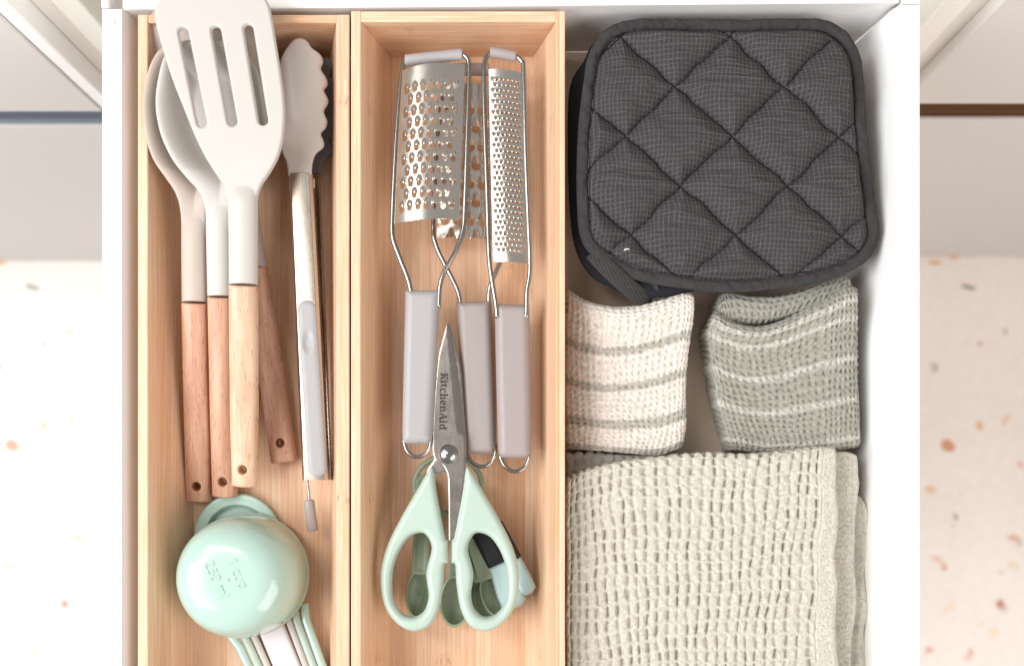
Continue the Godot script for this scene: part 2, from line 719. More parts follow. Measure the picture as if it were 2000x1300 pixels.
func kitchen() -> void:
	var fl := MB.new()
	fl.uvf = func(p: Vector3) -> Vector2: return Vector2(p.x, p.z) / 1.4
	fl.poly([Vector3(-4, -0.81, -3), Vector3(4, -0.81, -3), Vector3(4, -0.81, 4), Vector3(-4, -0.81, 4)], Vector3.UP)
	build("floor", fl, M.floor, self, 20.0).set_meta("kind", "structure")
	# own cabinet: two gables and the closed front under the open drawer
	var c := thing("base_cabinet", "white base cabinet whose top drawer is pulled out", "cabinet", Vector3(0, -0.8, -0.36))
	block("gable", Vector3(-0.339, -0.8, -0.92), Vector3(-0.318, 0.06, -0.36), M.gable, c)
	block("gable", Vector3(0.318, -0.8, -0.92), Vector3(0.3385, 0.06, -0.36), M.gable, c)
	block("lower_front", Vector3(-0.335, -0.8, -0.362), Vector3(0.334, -0.2, -0.345), M.front, c)
	block("back_panel", Vector3(-0.318, -0.8, -0.92), Vector3(0.318, 0.06, -0.91), M.gable, c)
	for s in [-1, 1]:
		var side := "left" if s < 0 else "right"
		var x0 := 0.372 if s < 0 else 0.353
		var z := -0.345 if s < 0 else -0.352
		var lo := minf(s * x0, s * 1.3)
		var hi := maxf(s * x0, s * 1.3)
		var n := thing("neighbour_cabinet", "white cabinet gable edge beside the drawer on the %s, behind the drawer fronts there" % side, "cabinet", Vector3(s * 0.8, -0.8, -0.4))
		block("gable", Vector3(minf(s * 0.3405, s * 0.3575), -0.8, -0.92), Vector3(maxf(s * 0.3405, s * 0.3575), 0.06, -0.364), M.gable, n)
		if s < 0:
			block("edge_strip", Vector3(-0.3712, -0.8, -0.37), Vector3(-0.3580, 0.06, -0.3462), M.white, n)  # added white strip standing for the brightly lit edge of the drawer front
		else:
			block("edge_strip", Vector3(0.3580, -0.8, -0.42), Vector3(0.3700, -0.2, -0.3895), M.front, n)
		var up := thing("upper_drawer_front", "pale drawer front above the metal rail, %s of the drawer" % side, "drawer front", Vector3((lo + hi) / 2, -0.214, z), "plain drawer fronts of the neighbouring cabinets")
		block("panel", Vector3(lo, -0.214, z - 0.012), Vector3(hi, 0.06, z), M.front, up, 0.0012)
		var low := thing("lower_drawer_front", "pale drawer front reaching the floor below the metal rail, %s of the drawer" % side, "drawer front", Vector3((lo + hi) / 2, -0.805, z), "plain drawer fronts of the neighbouring cabinets")
		block("panel", Vector3(lo, -0.805, z - 0.0028), Vector3(hi, -0.25, z + 0.001), M.front, low, 0.0008)
		var rail := thing("pull_rail", ("bluish grey metal finger rail between the drawer fronts left of the drawer" if s < 0 else "metal finger rail coloured with a brown wood reflection, between the drawer fronts right of the drawer"), "rail", Vector3((lo + hi) / 2, -0.25, z - 0.02), "finger rails between the drawer fronts")
		var mb := MB.new()
		var prof := [Vector2(-0.0122, -0.2142), Vector2(-0.028, -0.216), Vector2(-0.034, -0.224), Vector2(-0.036, -0.236), Vector2(-0.034, -0.246), Vector2(-0.026, -0.250), Vector2(-0.0165, -0.2515), Vector2(-0.0145, -0.2525), Vector2(-0.0125, -0.2585), Vector2(-0.0085, -0.2620), Vector2(-0.0038, -0.2625)]
		for k in prof.size() - 1:
			var a: Vector2 = prof[k]
			var b: Vector2 = prof[k + 1]
			mb.poly([Vector3(lo, a.y, z + a.x), Vector3(hi, a.y, z + a.x), Vector3(hi, b.y, z + b.x), Vector3(lo, b.y, z + b.x)], Vector3(0, -0.23 - (a.y + b.y) / 2, 0.02))
		build("channel", mb, M.rail if s < 0 else M.rail_wood_reflection, rail, 50.0)
		block("lip", Vector3(lo, -0.2225, z - 0.0116), Vector3(hi, -0.2145, z - 0.0088), M.rail if s < 0 else M.rail_wood_reflection, rail, 0.0008)


func drawer() -> void:
	var d := thing("drawer", "white metal kitchen drawer pulled open and filled with utensils and cloths", "drawer", Vector3(0, -0.08, -0.05))
	# sides: a flat rim about 15 mm wide, the inner face leaning in towards the bottom
	for s in [-1.0, 1.0]:
		var xo := -0.2868 if s < 0 else 0.2853
		var xi := -0.2722 if s < 0 else 0.2705
		var lean : float = 0.0118 * s
		var mb := MB.new()
		var z0 := -0.3365 if s < 0 else -0.3395
		var z1 := 0.21
		var e := 0.0016
		var prof := [Vector2(xo, -0.078), Vector2(xo, -e), Vector2(xo - s * e * 0.3, -e * 0.3), Vector2(xo - s * e, 0), Vector2(xi + s * e, 0), Vector2(xi + s * e * 0.3, -e * 0.3), Vector2(xi, -e), Vector2(xi - lean * 0.18, -0.006), Vector2(xi - lean, -0.0765)]
		for k in prof.size() - 1:
			var a: Vector2 = prof[k]
			var b: Vector2 = prof[k + 1]
			var mid := (a + b) / 2 - Vector2((xo + xi) / 2, -0.04)
			mb.poly([Vector3(a.x, a.y, z0), Vector3(b.x, b.y, z0), Vector3(b.x, b.y, z1), Vector3(a.x, a.y, z1)], Vector3(mid.x, mid.y * 0.2 if k == 0 or k == 7 else mid.y, 0))
		mb.poly([Vector3(xo, -0.078, z0), Vector3(xo, 0, z0), Vector3(xi, 0, z0), Vector3(xi - lean, -0.078, z0)], Vector3(0, 0, -1))
		var side := build("side_panel", mb, M.white, d, 40.0)
		var cap := MB.new()
		var cp := P(219, 45, 0) if s < 0 else P(1779, 34, 0)
		cap.lathe(cp, [Vector2(0, 0.0012), Vector2(0.0012, 0.0011), Vector2(0.0019, 0.0007), Vector2(0.0022, 0.0), Vector2(0.0026, -0.0006)], 20)
		build("screw_cap", cap, M.cap, side)
	# the back, a little askew in the photograph
	var bk := MB.new()
	var h := 0.0
	var la := P(238, 17, h)
	var ra := P(1758, 4, h)
	bk.hull(func(q: Vector3) -> Vector3:
		var t := (q.x + 1) / 2
		var p := la.lerp(ra, t)
		return Vector3(p.x - q.x * 0.0115 * (1 - q.y) / 2 + q.x * 0.0002, -0.0382 + q.y * 0.0378, p.z - 0.005 + q.z * 0.005), Vector3(0.002, 0.02, 0.15))
	build("back_panel", bk, M.white, d, 35.0)
	block("corner_bracket", Vector3(-0.2868, -0.02, -0.3475), Vector3(-0.2808, 0.001, -0.3372), M.cap, d)
	block("corner_bracket", Vector3(0.2720, -0.02, -0.352), Vector3(0.2853, 0.001, -0.3403), M.cap, d)
	block("base_panel", Vector3(-0.272, -0.079, -0.34), Vector3(0.272, -0.0765, 0.209), M.base, d, 0.0004)
	block("front_panel", Vector3(-0.33, -0.1, 0.2102), Vector3(0.33, 0.035, 0.228), M.front, d)


func tray(called: String, label: String, lo: float, li: float, ri: float, ro: float, zo: float, zi: float, seed_u: float) -> void:
	# outer and inner edges of the rim as x, the back edges as z; the side walls lean in by 16 mm towards the floor
	var t := thing(called, label, "tray", Vector3((lo + ro) / 2, -0.061, -0.09), "bamboo drawer trays")
	var front := 0.185
	var lean := 0.0165
	var yb := -0.061
	for s in 2:
		var xo := lo if s == 0 else ro
		var xi := li if s == 0 else ri
		var dx := lean if s == 0 else -lean
		var mb := MB.new()
		mb.uvf = func(p: Vector3) -> Vector2: return Vector2(p.x * 6.0 + p.y * 9.0 + seed_u + s * 0.37, p.z * 1.8 + 0.63)
		mb.hull(func(q: Vector3) -> Vector3:
			var x := lerpf(xo, xi, (q.x + 1) / 2 if s == 0 else (1 - q.x) / 2)
			if s == 1:
				x = lerpf(xi, xo, (q.x + 1) / 2)
			return Vector3(x + dx * (1 - q.y) / 2, lerpf(yb, 0.0, (q.y + 1) / 2), lerpf(zo, front, (q.z + 1) / 2)), Vector3(0.16, 0.016, 0.002))
		build("side_wall", mb, M.bamboo, t, 25.0)
	for e in 2:
		var mb := MB.new()
		mb.uvf = func(p: Vector3) -> Vector2: return Vector2(p.y * 9.0 + p.z * 5.0 + seed_u, p.x * 2.2 + 0.3)
		var za := zo if e == 0 else front - 0.007
		var zb := zi if e == 0 else front
		mb.hull(func(q: Vector3) -> Vector3:
			var dn := (1 - q.y) / 2
			var xa := li + lean * dn + 0.0001
			var xb := ri - lean * dn - 0.0001
			return Vector3(lerpf(xa, xb, (q.x + 1) / 2), lerpf(yb, -0.0003, (q.y + 1) / 2), lerpf(za, zb, (q.z + 1) / 2) + (0.0012 * dn if e == 0 else 0.0)), Vector3(0.004, 0.016, 0.16))
		build("end_wall", mb, M.bamboo, t, 25.0)
	var fl := MB.new()
	fl.uvf = func(p: Vector3) -> Vector2: return Vector2(p.x * 7.0 + seed_u + 0.5, p.z * 1.8 + 0.62)
	fl.box(Vector3(li + lean - 0.004, -0.0605, zi - 0.001), Vector3(ri - lean + 0.004, -0.055, front - 0.006), 0.0003)
	build("base_board", fl, M.bamboo, t, 25.0)


# ---------------------------------------------------------------- left tray

func wood_handle(called: String, parent: Node, a: Vector3, b: Vector3, w: Array, m: Material, hole: float, seed: float) -> void:
	# a tapering oval handle from a to b; w: half widths at start, middle and end; hole: how far from the end its hole sits
	var ln := (b - a).length()
	var ax := (b - a) / ln
	var sd := Vector3.UP.cross(ax).normalized()
	var up := ax.cross(sd)
	var wid := func(z: float) -> float:
		var t := clampf(z / ln, 0.0, 1.0)
		return lerpf(w[0], w[1], smoothstep(0.0, 0.55, t)) if t < 0.55 else lerpf(w[1], w[2], smoothstep(0.55, 1.0, t))
	var hc := Vector2(0, ln - hole)
	var mb := MB.new()
	plate(mb, func(p: Vector2) -> float: return minf(minf(wid.call(p.y) - absf(p.x), (p - hc).length() - 0.0034), minf(p.y, ln - p.y)),
		Rect2(-0.012, 0, 0.024, ln), 0.0007,
		func(p: Vector2, d: float) -> float: return 0.0066 * sqrt(maxf(0.0, 1.0 - pow(p.x / (wid.call(p.y) + 0.0001), 2.0))) - 0.0009 * (1.0 - arc(d, 0.0012)),
		func(p: Vector2, d: float) -> float: return -0.0066 * sqrt(maxf(0.0, 1.0 - pow(p.x / (wid.call(p.y) + 0.0001), 2.0))) + 0.0009 * (1.0 - arc(d, 0.0012)),
		-1.0, func(q: Vector3) -> Vector3: return a + sd * -q.x + ax * q.z + up * q.y,
		func(p: Vector2) -> Vector2: return Vector2(p.x * 11.0 + seed, p.y * 4.6 + seed * 0.4 + 0.02))
	build(called, mb, m, parent)


func shaft(p: Vector2, l0: Vector2, l1: Vector2, r0: Vector2, r1: Vector2) -> float:      # 1 in the middle of a shaft between two side lines, 0 at its sides
	var t := (p.y - l0.y) / (l1.y - l0.y)
	var l := lerpf(l0.x, l1.x, t)
	var r := lerpf(r0.x, r1.x, t)
	var u := (p.x - (l + r) * 0.5) / ((r - l) * 0.5 + 0.0001)
	return sqrt(maxf(0.0, 1.0 - u * u))


func head_profile(z: float, z1: float, z2: float, a: Vector2, b: Vector2) -> Vector2:
	return a.lerp(b, smoothstep(z1, z2, z))


func utensils() -> void:
	# the flat spatula at the bottom, its handle slanting to the right
	var hf := func(z: float) -> float:
		return lerpf(-0.004, -0.034, smoothstep(-0.345, -0.225, z)) - 0.0135 * smoothstep(-0.225, -0.02, z)
	var t := thing("flat_spatula", "pale silicone spatula under the others, its wooden handle slanting right towards the tongs", "spatula", P(520, 600, -0.055), "wooden handled silicone utensils")
	var px := [[300, 22], [289, 40], [290, 70], [318, 150], [368, 260], [420, 330], [455, 375], [462, 400], [476, 520], [476, 520], [521, 523], [521, 523], [504, 395], [505, 360], [512, 320], [530, 250], [522, 150], [505, 60], [490, 22], [470, 12], [320, 14]]
	var pts := []
	for p in px:
		pts.append(Q(p[0], p[1], hf))
	var out := spl(pts)
	var e0 := Q(462, 440, hf)
	var e1 := Q(476, 521, hf)
	var e2 := Q(507, 440, hf)
	var e3 := Q(521, 523, hf)
	var half := func(p: Vector2, d: float) -> float:
		var k := smoothstep(zy(360, -0.02), zy(430, -0.02), p.y)
		return maxf(0.0015 * arc(d, 0.0022), 0.0056 * shaft(p, e0, e1, e2, e3) * k)
	var mb := MB.new()
	plate(mb, func(p: Vector2) -> float: return pd(p, out), span(out), 0.0010,
		func(p: Vector2, d: float) -> float: return hf.call(p.y) + half.call(p, d),
		func(p: Vector2, d: float) -> float: return hf.call(p.y) - half.call(p, d), 0.012)
	build("head", mb, M.silicone2, t)
	var wa := Q(499, 524, hf)
	wood_handle("handle", t, Vector3(wa.x, hf.call(wa.y), wa.y), P(555, 902, -0.0478), [0.0087, 0.0098, 0.0098], M.beech, 0.0145, 0.15)

	# two spoons lying in one another
	spoon_tool("deep_spoon", "pale silicone spoon with wooden handle, the one farthest left in the bamboo tray", [[320, 92], [300, 112], [286, 148], [278, 200], [282, 258], [297, 308], [321, 345], [341, 375], [351, 408], [354, 460], [355, 590], [355, 590], [406, 590], [406, 590], [404, 460], [406, 410], [420, 378], [450, 340], [472, 300], [486, 250], [488, 200], [478, 145], [455, 105], [420, 84], [370, 78]]  , 0.004, -0.0475, 0.018, [380, 592], [388, 977], M.silicone2, 0.42)
	spoon_tool("deep_spoon", "pale silicone spoon with wooden handle, between the slotted turner and the spoon farthest left", [[345, 88], [322, 108], [310, 145], [303, 200], [312, 258], [334, 308], [362, 345], [386, 372], [398, 398], [402, 440], [405, 579], [405, 579], [456, 579], [456, 579], [454, 440], [458, 405], [470, 375], [492, 345], [512, 300], [521, 250], [520, 200], [508, 150], [485, 110], [450, 85], [400, 78]], 0.010, -0.0440, 0.017, [431, 581], [439, 968], M.silicone, 0.71)

	# the slotted turner on top
	var hz := func(z: float) -> float:
		var f := (z + 0.222) / 0.217
		return 0.019 - 0.049 * (f + sqrt(f * f + 0.004)) * 0.5
	t = thing("slotted_turner", "off-white silicone turner with three slots and a pale wooden handle, on top", "turner", P(470, 700, -0.04), "wooden handled silicone utensils")
	px = [[336, -17], [318, -8], [306, 10], [302, 32], [309, 65], [322, 110], [337, 157], [357, 208], [379, 262], [398, 302], [420, 338], [436, 360], [443, 385], [445, 420], [447, 556], [447, 556], [503, 556], [503, 556], [503, 420], [504, 388], [511, 364], [528, 338], [544, 308], [554, 270], [557, 222], [554, 180], [547, 130], [539, 80], [532, 38], [526, 12], [514, -8], [496, -17], [420, -20]]
	pts = []
	for p in px:
		pts.append(Q(p[0], p[1], hz))
	var o2 := spl(pts)
	var slots := []
	for s in [[359, 65, 395, 240], [423, 63, 454.5, 238], [486, 59, 514.5, 236]]:
		slots.append([Q(s[0], s[1], hz), Q(s[2], s[3], hz)])
	var t0 := Q(446, 420, hz)
	var t1 := Q(447, 556, hz)
	var t2 := Q(503, 420, hz)
	var t3 := Q(503, 556, hz)
	var thick := func(p: Vector2, d: float) -> float:
		var k := smoothstep(zy(345, 0.01), zy(405, 0.01), p.y)
		return maxf(0.0023 * arc(d, 0.0018), 0.0066 * shaft(p, t0, t1, t2, t3) * k)
	mb = MB.new()
	plate(mb, func(p: Vector2) -> float:
			var d := pd(p, o2)
			for s in slots:
				d = minf(d, capsule(p, s[0], s[1]) - 0.0031)
			return d, span(o2), 0.0007,
		func(p: Vector2, d: float) -> float: return hz.call(p.y) + thick.call(p, d),
		func(p: Vector2, d: float) -> float: return hz.call(p.y) - thick.call(p, d), 0.012)
	build("slotted_head", mb, M.silicone, t)
	var a := Q(475, 557.5, hz)
	var b := Q(477.5, 948, hz)
	wood_handle("handle", t, Vector3(a.x, hz.call(a.y), a.y), Vector3(b.x, hz.call(b.y), b.y), [0.0104, 0.0104, 0.0094], M.beech_pale, 0.0128, 0.33)


func spoon_tool(called: String, label: String, px: Array, yh: float, ye: float, deep: float, ha: Array, hb: Array, m: Material, seed: float) -> void:
	var z0 := zy(330, yh)
	var z1 := zy(960, ye)
	var hf := func(z: float) -> float: return lerpf(yh, ye, clampf((z - z0) / (z1 - z0), 0.0, 1.0))
	var t := thing(called, label, "spoon", P(hb[0], 700, -0.05), "wooden handled silicone utensils")
	var pts := []
	for p in px:
		pts.append(Q(p[0], p[1], hf))
	var out := spl(pts)
	var zn := zy(px[9][1], yh)
	var mb := MB.new()
	var bowl := func(p: Vector2, d: float) -> float:
		var k := smoothstep(zn - 0.010, zn - 0.058, p.y)
		return deep * smoothstep(0.0016, 0.022, d) * k
	var j := px.size()
	var at := 0
	for k in j - 1:
		if px[k] == px[k + 1] and at == 0:
			at = k
	var s0 := Q(px[at - 1][0], px[at - 1][1], hf)
	var s1 := Q(px[at][0], px[at][1], hf)
	var s2 := Q(px[at + 4][0], px[at + 4][1], hf)
	var s3 := Q(px[at + 2][0], px[at + 2][1], hf)
	var body := func(p: Vector2, d: float) -> float:
		var k := smoothstep(zn - 0.028, zn + 0.008, p.y)
		return maxf(0.0017 * arc(d, 0.0016), 0.0060 * shaft(p, s0, s1, s2, s3) * k)
	plate(mb, func(p: Vector2) -> float: return pd(p, out), span(out), 0.0008,
		func(p: Vector2, d: float) -> float: return hf.call(p.y) + body.call(p, d) - bowl.call(p, d),
		func(p: Vector2, d: float) -> float: return hf.call(p.y) - body.call(p, d) - bowl.call(p, d), 0.018)
	build("bowl_and_neck", mb, m, t)
	var a := Q(ha[0], ha[1], hf)
	var b := Q(hb[0], hb[1], hf)
	wood_handle("handle", t, Vector3(a.x, hf.call(a.y), a.y), Vector3(b.x, hf.call(b.y), b.y), [0.0096, 0.0098, 0.0095], M.beech, 0.0118, seed)


func tongs() -> void:
	var t := thing("tongs", "steel tongs with grey scalloped silicone tips, lying against the right tray wall", "tongs", P(600, 600, -0.055))
	var tip := [[589, 77], [575, 80], [562, 92], [549, 110], [544, 134], [542, 178], [541, 218], [543, 264], [551, 299], [558, 314], [561, 330], [562, 343], [562, 343], [609, 343], [609, 343], [609, 330], [611, 316], [617, 301], [632, 288], [632, 275], [627, 262], [636, 251], [639, 237], [633, 219], [640, 204], [640, 192], [633, 178], [639, 166], [637, 152], [627, 136], [631, 121], [626, 107], [610, 96], [602, 84]]
	for arm in 2:
		var low := arm == 1
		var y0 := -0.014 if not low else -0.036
		var dx := 0.0 if not low else 17.0
		var pts := []
		for p in tip:
			var q := P(p[0] + dx * (1.0 if p[1] < 340 else 0.5), p[1] + (12.0 if low else 0.0), y0)
			pts.append(Vector2(q.x, q.z))
		var out := spl(pts, 4)
		var mid := P(592 + dx, 200, y0)
		var mb := MB.new()
		var hump := func(p: Vector2) -> float:
			var u := (p.x - mid.x) / 0.018
			var v := (p.y - mid.z) / 0.05
			return 0.006 * maxf(0.0, 1.0 - u * u) * smoothstep(1.0, -0.6, v) - 0.004 * smoothstep(0.2, -1.1, v)
		plate(mb, func(p: Vector2) -> float: return pd(p, out), span(out), 0.0008,
			func(p: Vector2, d: float) -> float: return y0 + 0.0016 * arc(d, 0.0014) + hump.call(p) * (1.0 if not low else -1.0),
			func(p: Vector2, d: float) -> float: return y0 - 0.0016 * arc(d, 0.0014) + hump.call(p) * (1.0 if not low else -1.0), 0.01)
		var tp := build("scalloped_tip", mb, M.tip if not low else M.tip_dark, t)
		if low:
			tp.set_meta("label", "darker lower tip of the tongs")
		# the arm: a folded channel, tapering a little
		var ch := MB.new()
		var a := P(563 + dx, 340, y0)
		var b := P(590 + dx * 0.6, 937, y0)
		var c := P(610 + dx, 340, y0)
		var e := P(641 + dx * 0.6, 937, y0)
		var n := 9
		var sec := [Vector2(0.0, -0.011), Vector2(0.0, -0.0032), Vector2(0.02, -0.0022), Vector2(0.10, -0.0004), Vector2(0.14, 0.0), Vector2(0.5, 0.0002), Vector2(0.86, 0.0), Vector2(0.90, -0.0004), Vector2(0.98, -0.0022), Vector2(1.0, -0.0032), Vector2(1.0, -0.011)]
		for k in n + 1:
			var f := float(k) / n
			for s in sec:
				ch.add(a.lerp(b, f).lerp(c.lerp(e, f), s.x) + Vector3(0, s.y * (1.0 if not low else -0.6) + 0.0022, 0), Vector2(s.x * 0.4, f * 2.0))
		for k in n:
			for s in sec.size() - 1:
				var i := k * sec.size() + s
				ch.tri(i, i + 1, i + sec.size())
				ch.tri(i + 1, i + sec.size() + 1, i + sec.size())
		var am := build("arm", ch, M.arm, t)
		if not low:
			# the soft grip let into the upper arm, with a thumb dimple
			var g := MB.new()
			var g0 := P(598.5, 604, y0 + 0.003)
			var g1 := P(619.5, 912, y0 + 0.003)
			var g2 := Vector2(g0.x, g0.z)
			var g3 := Vector2(g1.x, g1.z)
			var dm := P(601, 668, y0 + 0.003)
			plate(g, func(p: Vector2) -> float: return 0.0066 - capsule(p, g2, g3), Rect2(g2.x - 0.01, g2.y - 0.01, g3.x - g2.x + 0.02, g3.y - g2.y + 0.02), 0.0006,
				func(p: Vector2, d: float) -> float:
					var q := Vector2((p.x - dm.x) / 0.0046, (p.y - dm.z) / 0.0098).length()
					return y0 + 0.0024 + 0.0014 * arc(d, 0.004) - 0.0014 * smoothstep(1.0, 0.3, q),
				func(p: Vector2, d: float) -> float: return y0 + 0.0018)
			build("grip", g, M.grip_pale, am)
	var hg := MB.new()
	hg.box(P(611, 352, -0.022), P(617, 372, -0.022) + Vector3(0, 0.006, 0), 0.0006)
	hg.box(P(612, 380, -0.022), P(616, 402, -0.022) + Vector3(0, 0.005, 0), 0.0006)
	build("hinge_clip", hg, M.steel, t, 25.0)
	var w := MB.new()
	var y := -0.024
	w.tube([P(599, 925, y), P(600.5, 945, y), P(603, 962, y - 0.001), P(604.5, 985, y - 0.003)], func(_f): return 0.0009, 8)
	var pw := build("pull_wire", w, M.wire, t)
	var tb := MB.new()
	tb.tube([P(602.5, 975, y - 0.003), P(603, 978, y - 0.003), P(604.5, 990, y - 0.004), P(607, 1010, y - 0.006), P(609.5, 1026, y - 0.008), P(610, 1034, y - 0.009), P(610, 1037, y - 0.009)], func(f): return 0.0040 * arc(minf(f, 1.0 - f) + 0.02, 0.22), 14, 0.7)
	build("pull_tab", tb, M.grip, pw)


func cups() -> void:
	# nested upside-down measuring cups; only the largest shows its bowl, the others their handles
	var ctr := P(484, 1121, -0.044)
	var dir := Vector3(74, 0, 179).normalized()
	var sd := Vector3(-dir.z, 0, dir.x)
	var prof := [Vector2(0, 0.0109), Vector2(0.0008, 0.0107), Vector2(0.0016, 0.0096), Vector2(0.0030, 0.0102), Vector2(0.012, 0.0104), Vector2(0.0200, 0.0102), Vector2(0.0240, 0.0094), Vector2(0.0280, 0.0080), Vector2(0.0318, 0.0059), Vector2(0.0352, 0.0031), Vector2(0.0381, -0.0004), Vector2(0.0404, -0.0046), Vector2(0.0421, -0.0095), Vector2(0.0434, -0.016), Vector2(0.0442, -0.024), Vector2(0.0446, -0.034), Vector2(0.0448, -0.040), Vector2(0.0449, -0.0412), Vector2(0.0456, -0.0419), Vector2(0.0459, -0.0428), Vector2(0.0452, -0.0440), Vector2(0.0436, -0.0442), Vector2(0.0425, -0.036), Vector2(0.040, -0.015), Vector2(0.034, 0.000), Vector2(0.024, 0.0085), Vector2(0, 0.0088)]
	var sets := [
		["measuring_cup", "glossy mint green one cup measuring cup lying upside down", M.mint, 1.0, 0.0262, 0.0062],
		["nested_measuring_cup", "whitish green measuring cup nested in the mint cup, seen by its handle rails", M.mint_pale, 0.92, 0.0197, 0.0059],
		["nested_measuring_cup", "warm grey measuring cup nested in the mint cup, seen by its narrow handle rails", M.ash, 0.84, 0.0139, 0.0050],
		["nested_measuring_cup", "small lilac white measuring cup nested in the mint cup, with a broad solid handle", M.lilac, 0.75, 0.0, 0.010]]
	for k in sets.size():
		var s: Array = sets[k]
		var t := thing(s[0], s[1], "measuring cup", Vector3(ctr.x, -0.055, ctr.z), "nested measuring cups")
		var mb := MB.new()
		var sc: float = s[3]
		var pr := []
		for p in prof:
			pr.append(Vector2(p.x * sc, -0.044 + (p.y + 0.044) * sc - (0.002 if k > 0 else 0.0)))
		mb.lathe(Vector3(ctr.x, 0, ctr.z), pr, 96)
		build("bowl", mb, s[2], t)
		var y := -0.0448 - k * 0.0008
		var st := ctr + dir * 0.036 * sc
		var en := ctr + dir * (0.125 - k * 0.006)
		var hb := MB.new()
		if k < 3:
			var hw: float = s[4]
			var path := []
			path.append(st + sd * hw * 1.15)
			path.append(st + sd * hw * 1.02 + dir * 0.012)
			for q in 6:
				path.append(st.lerp(en, 0.25 + q * 0.12) + sd * hw * (1.0 - 0.1 * q / 5.0))
			for q in 9:
				var a := PI * q / 8.0
				path.append(en + (sd * cos(a) + dir * sin(a) * 0.6) * hw * 0.88)
			for q in 6:
				path.append(st.lerp(en, 0.85 - q * 0.12) - sd * hw * (0.9 + 0.1 * q / 5.0))
			path.append(st - sd * hw * 1.02 + dir * 0.012)
			path.append(st - sd * hw * 1.15)
			for q in path.size():
				path[q] = Vector3(path[q].x, y, path[q].z)
			hb.tube(path, func(_f): return s[5] * 0.5, 14, 0.62)
		else:
			var d2 := Vector2(dir.x, dir.z)
			var s2 := Vector2(sd.x, sd.z)
			var o2 := Vector2(ctr.x, ctr.z)
			plate(hb, func(p: Vector2) -> float:
					var q := p - o2
					return minf(0.0098 - absf(q.dot(s2)), minf(q.dot(d2) - 0.028, 0.118 - q.dot(d2))), Rect2(o2.x - 0.03, o2.y, 0.12, 0.14), 0.001,
				func(_p: Vector2, d: float) -> float: return y + 0.0022 * arc(d, 0.0022),
				func(_p: Vector2, d: float) -> float: return y - 0.0015)
		build("handle", hb, s[2], t)
		if k == 0:
			for word in [["1 cup", 463, 1120, 0.0066], ["250 ml", 422, 1133, 0.0066]]:
				var l := letters("lettering", word[0], word[3], 0.0008, "Droid Sans", false, M.mint, t)
				var at := P(word[1], word[2], 0.0106)
				l.position = Vector3(at.x, 0.01045, at.z) - t.position
				l.rotation = Vector3(-PI / 2, deg_to_rad(-66), 0)
	# the ring of a shallow lid-like cup that looks out behind the large cup
	var r := thing("measuring_cup_ring", "pale blue green round rim of a small cup peeking out behind the mint cup", "measuring cup", P(462, 1050, -0.055))
	var c := P(463, 1047, -0.049)
	var rm := MB.new()
	rm.lathe(Vector3(c.x, -0.0545, c.z), [Vector2(0.0318, 0.0), Vector2(0.0322, 0.006), Vector2(0.0316, 0.0072), Vector2(0.0300, 0.0078), Vector2(0.0245, 0.0074), Vector2(0.0232, 0.0062), Vector2(0.0222, 0.002), Vector2(0.020, 0.0008), Vector2(0, 0.0006)], 64)
	build("rim", rm, M.mint, r)


func letters(called: String, word: String, cap: float, deep: float, face: String, bold: bool, m: Material, parent: Node) -> MeshInstance3D:
	var f := SystemFont.new()
	f.font_names = PackedStringArray([face])
	if bold:
		f.font_weight = 700
	var t := TextMesh.new()
	t.text = word
	t.font = f
	t.font_size = 64
	t.pixel_size = cap / 46.0
	t.depth = deep
	t.curve_step = 2.0
	var o := MeshInstance3D.new()
	o.name = called
	o.mesh = t
	o.material_override = m
	parent.add_child(o, true)
	return o


# ---------------------------------------------------------------- middle tray

func quad_map(tl: Vector3, tr: Vector3, bl: Vector3, br: Vector3, w: float, h: float, bow: float) -> Callable:
	return func(q: Vector3) -> Vector3:
		var u := q.x / w
		var v := q.z / h
		var p := tl.lerp(tr, u).lerp(bl.lerp(br, u), v)
		return p + Vector3(0, q.y + bow * (1.0 - pow(2.0 * u - 1.0, 2.0)), 0)


func grater_handle(parent: Node, px: Array, y: float, m: Material) -> Node:
	var pts := []
	for p in px:
		var q := P(p[0], p[1], y)
		pts.append(Vector2(q.x, q.z))
	var out := spl(pts, 4)
	var mb := MB.new()
	plate(mb, func(p: Vector2) -> float: return pd(p, out), span(out), 0.0008,
		func(_p: Vector2, d: float) -> float: return y + 0.0064 * arc(d, 0.0060),
		func(_p: Vector2, d: float) -> float: return y - 0.0060 * arc(d, 0.0045), 0.012)
	return build("handle", mb, m, parent)


func wire(parent: Node, called: String, px: Array, ys: Array, r: float) -> void:
	var path := []
	for k in px.size():
		path.append(P(px[k][0], px[k][1], ys[k] if ys.size() > 1 else ys[0]))
	var mb := MB.new()
	mb.tube(spl3(path, 6), func(_f): return r, 12)
	build(called, mb, M.wire, parent)


func round_corners(l: float, r: float, t: float, b: float, rt: float, rb: float) -> Array:
	return [[l, t + rt], [l + rt * 0.3, t + rt * 0.3], [l + rt, t], [r - rt, t], [r - rt * 0.3, t + rt * 0.3], [r, t + rt], [r, b - rb], [r - rb * 0.3, b - rb * 0.3], [r - rb, b], [l + rb, b], [l + rb * 0.3, b - rb * 0.3], [l, b - rb]]


func skew(px: Array, tl: Array, tr: Array, bl: Array, br: Array) -> Array:       # 0..1 square to a quadrangle
	var out := []
	for p in px:
		var a := Vector2(tl[0], tl[1]).lerp(Vector2(tr[0], tr[1]), p[0]).lerp(Vector2(bl[0], bl[1]).lerp(Vector2(br[0], br[1]), p[0]), p[1])
		out.append([a.x, a.y])
	return out


